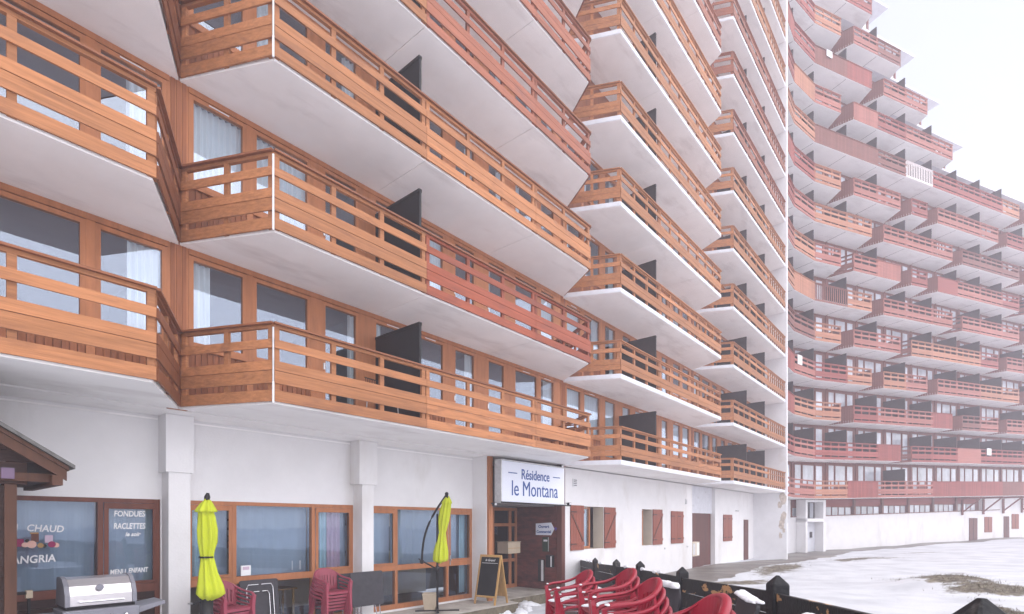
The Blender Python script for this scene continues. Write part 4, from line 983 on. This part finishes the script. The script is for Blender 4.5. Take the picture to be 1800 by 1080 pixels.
# ------------------------------------------------------------------ A-board
b = nw(10.62, 9.56); ab_ = thing('chalkboard_stand', 'pine A-frame chalkboard standing by the entrance porch', 'chalkboard', (b.x, b.y, 0), radians(-33))
Mab = PW[ab_] @ Matrix.Rotation(0, 4, 'Z')
def lean(sgn):
    return Mab @ Matrix.Translation((0, -.0, 1.27)) @ Matrix.Rotation(sgn*radians(13), 4, 'X')
for sgn, nm in ((-1,'front_frame'),(1,'rear_frame')):
    m = MB(lean(sgn)); o = -.015*sgn*-1
    m.box(-.34, -.29, -.015, .015, -1.30, 0, M['pine']); m.box(.29, .34, -.015, .015, -1.30, 0, M['pine']); m.box(-.29, .29, -.015, .015, -.06, 0, M['pine']); m.box(-.29, .29, -.015, .015, -1.12, -1.07, M['pine'])
    if sgn > 0: m.box(-.289, .289, -.006, .006, -1.069, -.061, M['pine'])
    fo = m.build(nm, ab_, bevel=.004)
    if sgn < 0:
        m = MB(lean(sgn)); m.box(-.289, .289, -.008, .008, -1.069, -.061, M['chalk']); m.build('board', fo)
        T = lean(sgn) @ Matrix.Translation((0, -.012, -.17)) @ RX
        text('le Grand', .085, T, M['white'], 'chalk_writing', fo, ext=.001, shear=.3)
        m = MB(lean(sgn)); m.box(-.25, .25, -.011, -.0085, -.225, -.217, M['white']); m.build('chalk_line', fo)

# ------------------------------------------------------------------ stacking plastic chairs
def make_chair(mt, label, group, snow=False):
    t = thing('plastic_chair', label, 'chair', (0,0,0), 0, group)
    # seat
    m = MB(); n = 9; top = []; bot = []
    rows = []
    for j in range(n):
        y = .22-.44*j/(n-1); wv = .235-.03*(j/(n-1)); zr = []
        for i in range(n):
            x = -wv+2*wv*i/(n-1); z = .43-.02*(j/(n-1))-.018*(1-(2*i/(n-1)-1)**2)+(-.02 if j == 0 else 0)
            zr.append((x, y, z))
        rows.append(zr)
    vs = [p for r in rows for p in r]+[(a,b_,c-.014) for r in rows for a,b_,c in r]; N2 = n*n
    fs = []
    for j in range(n-1):
        for i in range(n-1):
            a = j*n+i; fs += [(a,a+1,a+n+1,a+n),(a+N2,a+n+N2,a+n+1+N2,a+1+N2)]
    for i in range(n-1):
        fs += [(i,i+N2,i+1+N2,i+1),((n-1)*n+i,(n-1)*n+i+1,(n-1)*n+i+1+N2,(n-1)*n+i+N2),(i*n,(i+1)*n,(i+1)*n+N2,i*n+N2),(i*n+n-1,i*n+n-1+N2,(i+1)*n+n-1+N2,(i+1)*n+n-1)]
    m.add(vs, fs, mt); m.box(-.22,.22,.205,.222,.36,.405,mt); m.build('seat', t, smooth=False)
    # rim curve
    half = [(.27,.25,.60),(.29,.18,.645),(.297,.05,.655),(.292,-.08,.675),(.27,-.18,.72),(.215,-.255,.785),(.12,-.295,.83),(0,-.31,.845)]
    cur = [(-x,y,z) for x,y,z in half]+half[-2::-1]
    C = [Vector(p) for p in cur]
    # smooth the curve
    for _ in range(2):
        D = [C[0]]
        for a, b_ in zip(C, C[1:]): D += [a.lerp(b_,.25), a.lerp(b_,.75)]
        D.append(C[-1]); C = D
    m = MB(); rings = []
    for i, p in enumerate(C):
        tg = (C[min(i+1,len(C)-1)]-C[max(i-1,0)]).normalized(); nrm = Vector((tg.y,-tg.x,0)).normalized()
        if nrm.dot(Vector((p.x,p.y,0))) < 0: nrm = -nrm
        wd = .024
        rings.append([tuple(p+nrm*wd*a+Vector((0,0,h))) for a, h in ((-1,-.004),(-.8,.008),(.6,.01),(1,0),(1.05,-.03),(.75,-.03),(.7,-.008),(-1,-.012))])
    m.loft(rings, mt); m.build('armrest', t, smooth=True)
    # back shell with slots
    m = MB()
    def backpt(a, h):   # a in -1..1, h 0..1
        zt = .832-.075*a*a*a*a-.03*a*a; y1 = -.295+.085*a*a; x1 = .245*a
        zb = .43; y0 = -.20; x0 = .205*a
        q = h**1.1; return (x0+(x1-x0)*q, y0+(y1-y0)*q-.02*sin(pi*h)*(1-a*a), zb+(zt-zb)*h)
    def patch(a0, a1, h0, h1, na=4, nh=5):
        fr_ = [[backpt(a0+(a1-a0)*i/na, h0+(h1-h0)*j/nh) for i in range(na+1)] for j in range(nh+1)]
        vs = [p for r in fr_ for p in r]; K = len(vs); vs += [(x, y+.011, z) for x, y, z in vs]; w1 = na+1; fs = []
        for j in range(nh):
            for i in range(na): a = j*w1+i; fs += [(a,a+w1,a+w1+1,a+1),(a+K,a+1+K,a+w1+1+K,a+w1+K)]
        for j in range(nh): a = j*w1; fs += [(a,a+K,a+w1+K,a+w1)]; a = j*w1+na; fs += [(a,a+w1,a+w1+K,a+K)]
        for i in range(na): fs += [(i,i+1,i+1+K,i+K)]; a = nh*w1+i; fs += [(a,a+K,a+1+K,a+1)]
        m.add(vs, fs, mt)
    patch(-1, 1, .70, .995, 14, 3); patch(-1, 1, 0, .13, 14, 2)
    for i in range(8): a = -1+.257*i; patch(a, a+.17, .1305, .6995, 1, 5)
    m.build('backrest', t)
    for sx in (-1, 1):
        m = MB(); rings = []    # front leg runs up to the arm
        for z, x, y, w_, d in ((0,.275,.245,.020,.02),(.2,.265,.235,.024,.022),(.42,.262,.225,.03,.024),(.56,.268,.238,.03,.022),(.605,.275,.246,.028,.02)):
            x *= sx; rings.append([(x-w_,y-d,z),(x+w_,y-d,z),(x+w_,y+d,z),(x-w_,y+d,z)])
        m.loft(rings, mt); m.build('leg', t)
        m = MB(); rings = []
        for z, x, y, w_, d in ((0,.25,-.30,.020,.02),(.2,.24,-.265,.026,.022),(.43,.225,-.215,.032,.024),(.60,.258,-.205,.03,.016),(.735,.262,-.195,.02,.01)):
            x *= sx; rings.append([(x-w_,y-d,z),(x+w_,y-d,z),(x+w_,y+d,z),(x-w_,y+d,z)])
        m.loft(rings, mt); m.build('leg', t)
    return t
snow_lumps = []
def stack(proto, x, y, z, rz, n, labels, group, dz=.068, dy=.028, tilt=0, first=False):
    for i in range(n):
        o = proto if (first and i == 0) else copy_tree(proto, (0,0,0), 0)
        off = Matrix.Rotation(rz, 2) @ Vector((0, -dy*i)) if False else Vector((-sin(rz)*(dy*i), cos(rz)*(dy*i)))
        o.location = (x+off.x, y+off.y, z+dz*i); o.rotation_euler = (0, 0, rz+random.uniform(-.02,.02)); o['label'] = labels[i]; o['group'] = group
        PW[o] = Matrix.Translation(o.location) @ Matrix.Rotation(rz, 4, 'Z')
ordw = ['lowest', 'second', 'third', 'fourth', 'fifth', 'topmost']
def labs(n, col, where):
    out = []
    for i in range(n):
        out.append(f"{col} plastic armchair, {'topmost' if i == n-1 else 'lowest' if i == 0 else ordw[i]+' from bottom'} in stack {where}")
    return out
wine = make_chair(M['wine'], 'x', 'wine red chairs stacked along the restaurant')
p1 = nw(3.98, 9.62); stack(wine, p1.x, p1.y, 0, ROTN+pi+.25, 5, labs(5, 'wine red', 'beside the pillar parasol'), 'wine red chairs stacked along the restaurant', first=True)
p2 = nw(6.05, 9.86); stack(wine, p2.x, p2.y, 0, ROTN+pi+.05, 6, labs(6, 'wine red', 'beside the grey folded tables'), 'wine red chairs stacked along the restaurant')
crim = make_chair(M['crimson'], 'x', 'crimson chairs stacked along the black fence')
G2 = 'crimson chairs stacked along the black fence'
SA = [(.86,7.5,radians(100),4,'farthest along the black fence',True),(1.14,6.1,radians(96),4,'second farthest along the fence',False),(1.12,5.0,radians(92),4,'beside the leaning brown table',False),(.92,2.95,radians(84),4,'nearest the camera',False)]
ZT = []
for x, y, rz, n, wh, f in SA:
    z = gzf(x, y)-.0; ZT.append((x, y, z, rz, n)); stack(crim, x, y, z, rz, n, labs(n, 'crimson', wh), G2, dz=.085, dy=.03, first=f)

# ------------------------------------------------------------------ folded tables
def folded_table(loc, rz, lean_, w_, h_, label, mt, group=None, legs=True, z0=0.0, back=False, cornered=.04):
    t = thing('folding_table', label, 'table', loc, rz, group)
    T = PW[t] @ Matrix.Rotation(lean_, 4, 'X')
    m = MB(T); r = cornered; pts = []
    for cx, cz, a0 in ((w_/2-r,z0+h_-r,0),(-w_/2+r,z0+h_-r,90),(-w_/2+r,z0+r,180),(w_/2-r,z0+r,270)):
        for q in range(5): a = radians(a0+22.5*q); pts.append((cx+r*cos(a), cz+r*sin(a)))
    m.loft([[(x, y, z) for x, z in pts] for y in (-.014, .014)], mt); m.build('tabletop', t, bevel=.003)
    if legs:
        y = -.03 if back else .035
        for sx, q in ((-1,0),(1,1)):
            m = MB(T); x = sx*(w_/2-.10)
            if back: m.tube([(x*.95,y,z0+.02),(x*.95,y,z0+h_-.16),(x*.82,y,z0+h_-.09),(x*.1,y,z0+h_-.09)], .011, M['chrome'], 8); m.tube([(x*.62,y-.02,z0+.3),(x*.62,y-.02,z0+h_-.28),(x*.5,y-.02,z0+h_-.22),(x*.1,y-.02,z0+h_-.22)], .010, M['chrome'], 8); m.tube([(x*.62,y-.02,z0+.3),(x*.5,y-.02,z0+.24),(x*.1,y-.02,z0+.24)], .010, M['chrome'], 8)
            else: m.tube([(x,y,z0+h_*.7),(x,y,0.005),], .011, M['chrome'], 8); m.tube([(x*.45,y+.02,z0+h_*.7),(x*.8,y+.02,0.005)], .011, M['chrome'], 8)
            m.build('leg', t)
    return t
p = nw(6.92, 9.66); folded_table((p.x,p.y,0), ROTN, radians(-7), .80, .72, 'grey square folded table leaning on the narrow pillar, in front', M['tabletop'], 'folded grey tables by the restaurant', z0=.36)
p = nw(6.62, 9.80); folded_table((p.x,p.y,0), ROTN, radians(-6), .66, .72, 'grey folded table mostly hidden behind the one leaning on the narrow pillar', M['tabletop'], 'folded grey tables by the restaurant', z0=.34)
p = nw(4.78, 9.98); folded_table((p.x,p.y,0), ROTN, radians(-8), .72, 1.06, 'grey folded table showing its chrome legs beside the left chair stack', M['tabletop'], 'folded grey tables by the restaurant', back=True)
def gl(x, y): return (x, y, gzf(x, y)-.02)
folded_table(gl(1.45,4.30), radians(-88), radians(-14), .74, .92, 'brown-grey folded table leaning on the fence between two chair stacks', M['tabletopb'], 'dark folded tables along the fence', legs=False)
folded_table(gl(1.66,4.42), radians(-103), radians(-14), .74, 1.02, 'dark folded table under snow behind the leaning brown-grey one', M['tabletop'], 'dark folded tables along the fence', legs=False)
folded_table(gl(1.28,2.62), radians(-103), radians(-10), .74, 1.02, 'dark scratched table leaning at the bottom edge, front of its pile', M['tabletopb'], 'dark folded tables along the fence', legs=False)
folded_table(gl(1.37,2.60), radians(-103), radians(-10), .72, 1.03, 'dark table leaning behind the scratched one at the bottom edge', M['tabletop'], 'dark folded tables along the fence', legs=False)
folded_table(gl(1.85,7.2), radians(-70), radians(-14), .7, .95, 'round-cornered dark table leaning on the fence behind the second chair stack', M['tabletop'], 'dark folded tables along the fence', legs=False, cornered=.2)

# ------------------------------------------------------------------ black timber fence
FPX = [(1.69,1.96,-.27),(2.34,4.8,-.46),(2.47,7.9,-.635),(2.40,10.2,-.71),(2.32,12.1,-.80),(2.38,15.6,-.99),(2.25,18.6,-1.08)]
fe_ = thing('timber_fence', 'black timber fence with pointed posts between the terrace and the snow', 'fence', (2.4,7.9,gzf(2.4,7.9)))
for i, (x, y, zt) in enumerate(FPX):
    m = MB(); zt += EYE; gb = gzf(x, y)-.2; r = .074; rings = []
    for z, s in ((gb,1),(zt-.085,1),(zt-.07,.93),(zt,.14)):
        rings.append([(x+s*r*cx*(1+.06*noise.noise((i,cx,z*3))), y+s*r*cy, z) for cx, cy in ((-1,-.8),(-.8,-1),(.8,-1),(1,-.8),(1,.8),(.8,1),(-.8,1),(-1,.8))])
    m.loft(rings, M['fence']); m.build('post', fe_)
for (x0,y0,z0_),(x1,y1,z1_) in zip(FPX, FPX[1:]):
    for dzt, hh in ((-.15,.20),(-.36,.20),(-.57,.20)):
        m = MB(); m.obox((x0-.0,y0),(x1-.0,y1), -.03, .012, EYE+dzt-hh, EYE+dzt, M['peel' if dzt == -.15 else 'fence'], z0_, z1_, .085, .085); m.build('rail', fe_, bevel=.006)

# ------------------------------------------------------------------ loose snow lying on things
sn = MB()
def lump(x, y, z, rx, ry, h, seed=0):
    n = 14; rings = []
    for s, hh in ((1.0,0),(.96,.45),(.8,.8),(.5,1),(.05,1.03)):
        rings.append([(x+rx*s*cos(2*pi*k/n)*(1+.28*noise.noise((cos(2*pi*k/n)*1.3+seed, sin(2*pi*k/n)*1.3, seed*1.7))), y+ry*s*sin(2*pi*k/n)*(1+.28*noise.noise((cos(2*pi*k/n)*1.3, sin(2*pi*k/n)*1.3+seed, seed))), z+h*hh*(1+.3*noise.noise((k*.7, hh*2, seed)))) for k in range(n)])
    sn.loft(rings, M['snow'])
rs = random.Random(3)
for x, y, z, rz, n in ZT:
    top = z+.085*(n-1)
    R = Matrix.Rotation(rz, 3, 'Z')
    for i in range(n):
        o_ = Vector((-sin(rz)*.03*i, cos(rz)*.03*i, 0))
        for lx, ly, lz, a, b_, hh in ((.275,.225,.635,.024,.04,.010),(-.275,.215,.64,.024,.045,.012),(0,.10,.425,.18,.10,.03),(.12,.0,.42,.09,.15,.03)):
            if i < n-1 and abs(lx) < .2 : continue
            if rs.random() < .2: continue
            p = R @ Vector((lx, ly, 0)); lump(x+o_.x+p.x, y+o_.y+p.y, z+.085*i+lz, a*rs.uniform(.7,1.2), b_*rs.uniform(.8,1.3), hh, rs.random()*9)
def strip_snow(p, q, z0, z1, wd, h, seed=0):
    n = 16
    rings = []
    dx, dy = q[0]-p[0], q[1]-p[1]; L_ = hypot(dx,dy); nx, ny = -dy/L_, dx/L_
    for i in range(n+1):
        t = i/n; e = min(1, min(t,1-t)*8+.15); c = (p[0]+dx*t, p[1]+dy*t); z = z0+(z1-z0)*t; hw = wd*e*(1+.25*noise.noise((t*6,seed,1))); hh = h*e*(1+.35*noise.noise((t*7,seed,4)))
        rings.append([(c[0]+nx*hw*a, c[1]+ny*hw*a, z+hh*b_) for a, b_ in ((-1,0),(-.95,.55),(-.6,.95),(0,1.05),(.6,.95),(.95,.55),(1,0))])
    sn.loft(rings, M['snow'])
g1 = gzf(1.66,4.42)-.02; strip_snow((1.97,4.72),(1.82,4.05), g1+.985, g1+.985, .06, .022, 2)
g2 = gzf(1.3,2.62)-.02; strip_snow((1.60,2.92),(1.44,2.24), g2+1.005, g2+1.005, .075, .02, 5)
for i in range(14):
    t_ = rs.random(); lump(1.44+.16*t_+rs.uniform(-.04,.04), 2.24+.68*t_, g2+1.012, .035, .06, .018, i+7); lump(1.82+.15*t_+rs.uniform(-.03,.03), 4.05+.67*t_, g1+.99, .03, .05, .02, i+30)
strip_snow((2.0,7.5),(2.12,6.95), gzf(1.85,7.2)+.85, gzf(1.85,7.2)+.85, .06, .07, 8)
for i in range(60):
    t = rs.random(); k = rs.randrange(1, len(FPX)-1); a, b_ = FPX[k], FPX[k+1]; x = a[0]+(b_[0]-a[0])*t; y = a[1]+(b_[1]-a[1])*t
    if rs.random() < .35 and y > 8.2: lump(x-.0, y, EYE+a[2]+(b_[2]-a[2])*t-.165, .035, .09+.1*rs.random(), .03+.03*rs.random(), i)
for i in range(16):
    y = 5.5+rs.random()*9; x = 1.95+rs.random()*.35; lump(x, y, gzf(x,y)-.02, .15+.15*rs.random(), .2+.2*rs.random(), .12+.2*rs.random(), i+40)
for i in range(46):   # ragged edge of the snow lying before the porch
    x = -1.2+rs.random()*3.2; y = 12.6+rs.random()*3.2
    if (FN.inverted() @ Vector((x,y,0))).y < 9.55: lump(x, y, gzf(x,y)-.04, .12+.2*rs.random(), .12+.2*rs.random(), .06+.12*rs.random(), i+80)
so_ = sn.build('loose_snow', smooth=True); so_['kind'] = 'stuff'; so_['label'] = 'loose snow lying on the chairs, tables and fence'
# dead grass poking through the snow
gr = MB()
for cx, cy, sx_, sy_, ang, nn in ((12.8,16.2,2.8,.8,78,900),(10.3,11.4,1.9,.3,62,420),(12.6,14.0,1.2,.8,-25,500),(19.5,29.8,2.6,.6,12,240),(12.5,25.0,4,.8,52,340)):
    for i in range(nn):
        a, b_ = rs.gauss(0,.45)*sx_, rs.gauss(0,.45)*sy_; an = radians(ang); x = cx+a*cos(an)-b_*sin(an); y = cy+a*sin(an)+b_*cos(an); z = gzf(x,y)-.01
        t = rs.random()*2*pi; l = .03+.07*rs.random(); w_ = .006; hx, hy = l*cos(t)*.9, l*sin(t)*.9
        gr.add([(x-w_*sin(t),y+w_*cos(t),z),(x+w_*sin(t),y-w_*cos(t),z),(x+hx,y+hy,z+l)], [(0,1,2)], M['grass'])
go_ = gr.build('dead_grass', recalc=False); go_['kind'] = 'stuff'; go_['label'] = 'dead grass poking through the snow'

# ------------------------------------------------------------------ person and furniture inside the restaurant
pp_ = nw(4.75, 11.55)
me = bpy.data.meshes.new('person'); vt = [(0,0,.95),(0,0,1.15),(0,0,1.38),(0,.0,1.50),(0,-.01,1.60),(.19,0,1.42),(.25,-.02,1.15),(.18,-.22,1.08),(-.19,0,1.42),(-.25,-.02,1.15),(-.18,-.22,1.08),(.10,0,.9),(.11,.02,.5),(.11,.03,.06),(-.10,0,.9),(-.11,.02,.5),(-.11,.03,.06),(.11,-.12,.03),(-.11,-.12,.03)]
ed_ = [(0,1),(1,2),(2,3),(3,4),(2,5),(5,6),(6,7),(2,8),(8,9),(9,10),(0,11),(11,12),(12,13),(0,14),(14,15),(15,16),(13,17),(16,18)]
me.from_pydata([Vector(v) for v in vt], ed_, []); me.materials.append(M['cloth'])
person = bpy.data.objects.new('person', me); COL.objects.link(person); PW[person] = Matrix.Translation(pp_) @ Matrix.Rotation(ROTN+.5, 4, 'Z')
person.location = pp_; person.rotation_euler = (0,0,ROTN+.5)
md = person.modifiers.new('skin', 'SKIN')
rad = [.15,.14,.15,.055,.06,.07,.045,.035,.07,.045,.035,.10,.07,.045,.10,.07,.045,.04,.04]
for i, r_ in enumerate(rad): me.skin_vertices[0].data[i].radius = (r_, r_*.8)
me.skin_vertices[0].data[0].use_root = True; person.modifiers.new('sub', 'SUBSURF').levels = 1
tag(person, 'person in a pale pullover and dark cap standing inside behind the restaurant window', 'person')
Mp = PW[person]; m = MB(Mp); m.ball((0,-.02,1.70), .105, M['skin'], 12, (.85,1,1.15)); m.box(-.012,.012,-.14,-.11,1.67,1.71,M['skin']); m.build('head', person, smooth=True)
m = MB(Mp); m.ball((0,.01,1.765), .13, M['hair'], 12, (1,1.1,.75)); m.build('cap', person, smooth=True)
m = MB(FN); m.box(5.4, 6.0, 10.95, 11.5, .70, .73, M['pine'])
for a in (5.45,5.93):
    for b_ in (11.0,11.44): m.box(a-.02, a+.02, b_-.02, b_+.02, .013, .699, M['pine'])
tag(m.build('wooden_table'), 'small wooden table just inside the restaurant window', 'table')
m = MB(FN); m.box(5.75, 5.95, 10.72, 10.735, 1.13, 1.32, M['white']); m.box(5.78,5.9,10.74,10.8,1.115,1.13,M['dark']); tag(m.build('paper_menu'), 'sheet of white paper propped inside the restaurant window', 'menu')

# balcony furniture on the nearest bays
def patio_chair(u, y, z, rz, label):
    q = nw(u, y, z); t = thing('balcony_chair', label, 'chair', tuple(q), rz, 'dark chairs on the balconies'); T = PW[t]
    m = MB(T)
    for i in range(9): m.tube([(-.18+.045*i,-.2,.44),(-.18+.045*i,.2,.42),(-.18+.045*i,.27,.84)], .006, M['blackmetal'], 5)
    m.tube([(-.2,-.21,.44),(.2,-.21,.44)], .01, M['blackmetal'], 6); m.tube([(-.2,.27,.85),(.2,.27,.85)], .01, M['blackmetal'], 6); m.build('seat', t)
    for a in (-.2,.2):
        for b_ in (-.2,.2): m = MB(T); m.tube([(a,b_,.43),(a*1.08,b_*1.15,0)], .011, M['steel'], 6); m.build('leg', t)
patio_chair(6.55, 8.75, Z0+.18, 1.0, 'black wire chair behind the lowest railing, left of the black divider')
for u, k, lb in ((12.55,0,'slatted lounger at the right end of the lowest long balcony'),(12.5,1,'slatted lounger behind the red railing, at its right end')):
    q = nw(u, 8.75, Z0+.18+ST*k); t = thing('deck_chair', lb, 'deck chair', tuple(q), ROTN+.1, 'wooden loungers on the balconies'); T = PW[t]
    m = MB(T)
    for i in range(6): m.box(-.5+.11*i, -.41+.11*i, -.3, .3, .33, .352, M['darkpost'])
    for i in range(6): m.box(.15+.075*i, .22+.075*i, -.3, .3, .36+.09*i, .385+.09*i, M['darkpost'])
    m.build('slat_seat', t)
    for a in (-.42,.1):
        for b_ in (-.27,.27): m = MB(T); m.box(a-.02,a+.02,b_-.02,b_+.02,0,.329,M['darkpost']); m.build('leg', t)

# ------------------------------------------------------------------ foggy air
hz = MB(); hz.box(-155, 165, -145, 175, -3, 56, None)
hm = bpy.data.materials.new('fog'); hm.use_nodes = True; t = hm.node_tree; t.nodes.clear()
o_ = t.nodes.new('ShaderNodeOutputMaterial'); v_ = t.nodes.new('ShaderNodeVolumePrincipled')
v_.inputs['Color'].default_value = (.80,.775,.85,1); v_.inputs['Density'].default_value = .0048; v_.inputs['Anisotropy'].default_value = .1
t.links.new(v_.outputs[0], o_.inputs['Volume'])
hz.mats = [hm]; hz.mi = [0]*6
ho = hz.build('haze'); ho['kind'] = 'stuff'; ho['label'] = 'thin fog hanging over the whole place'
print('all done')
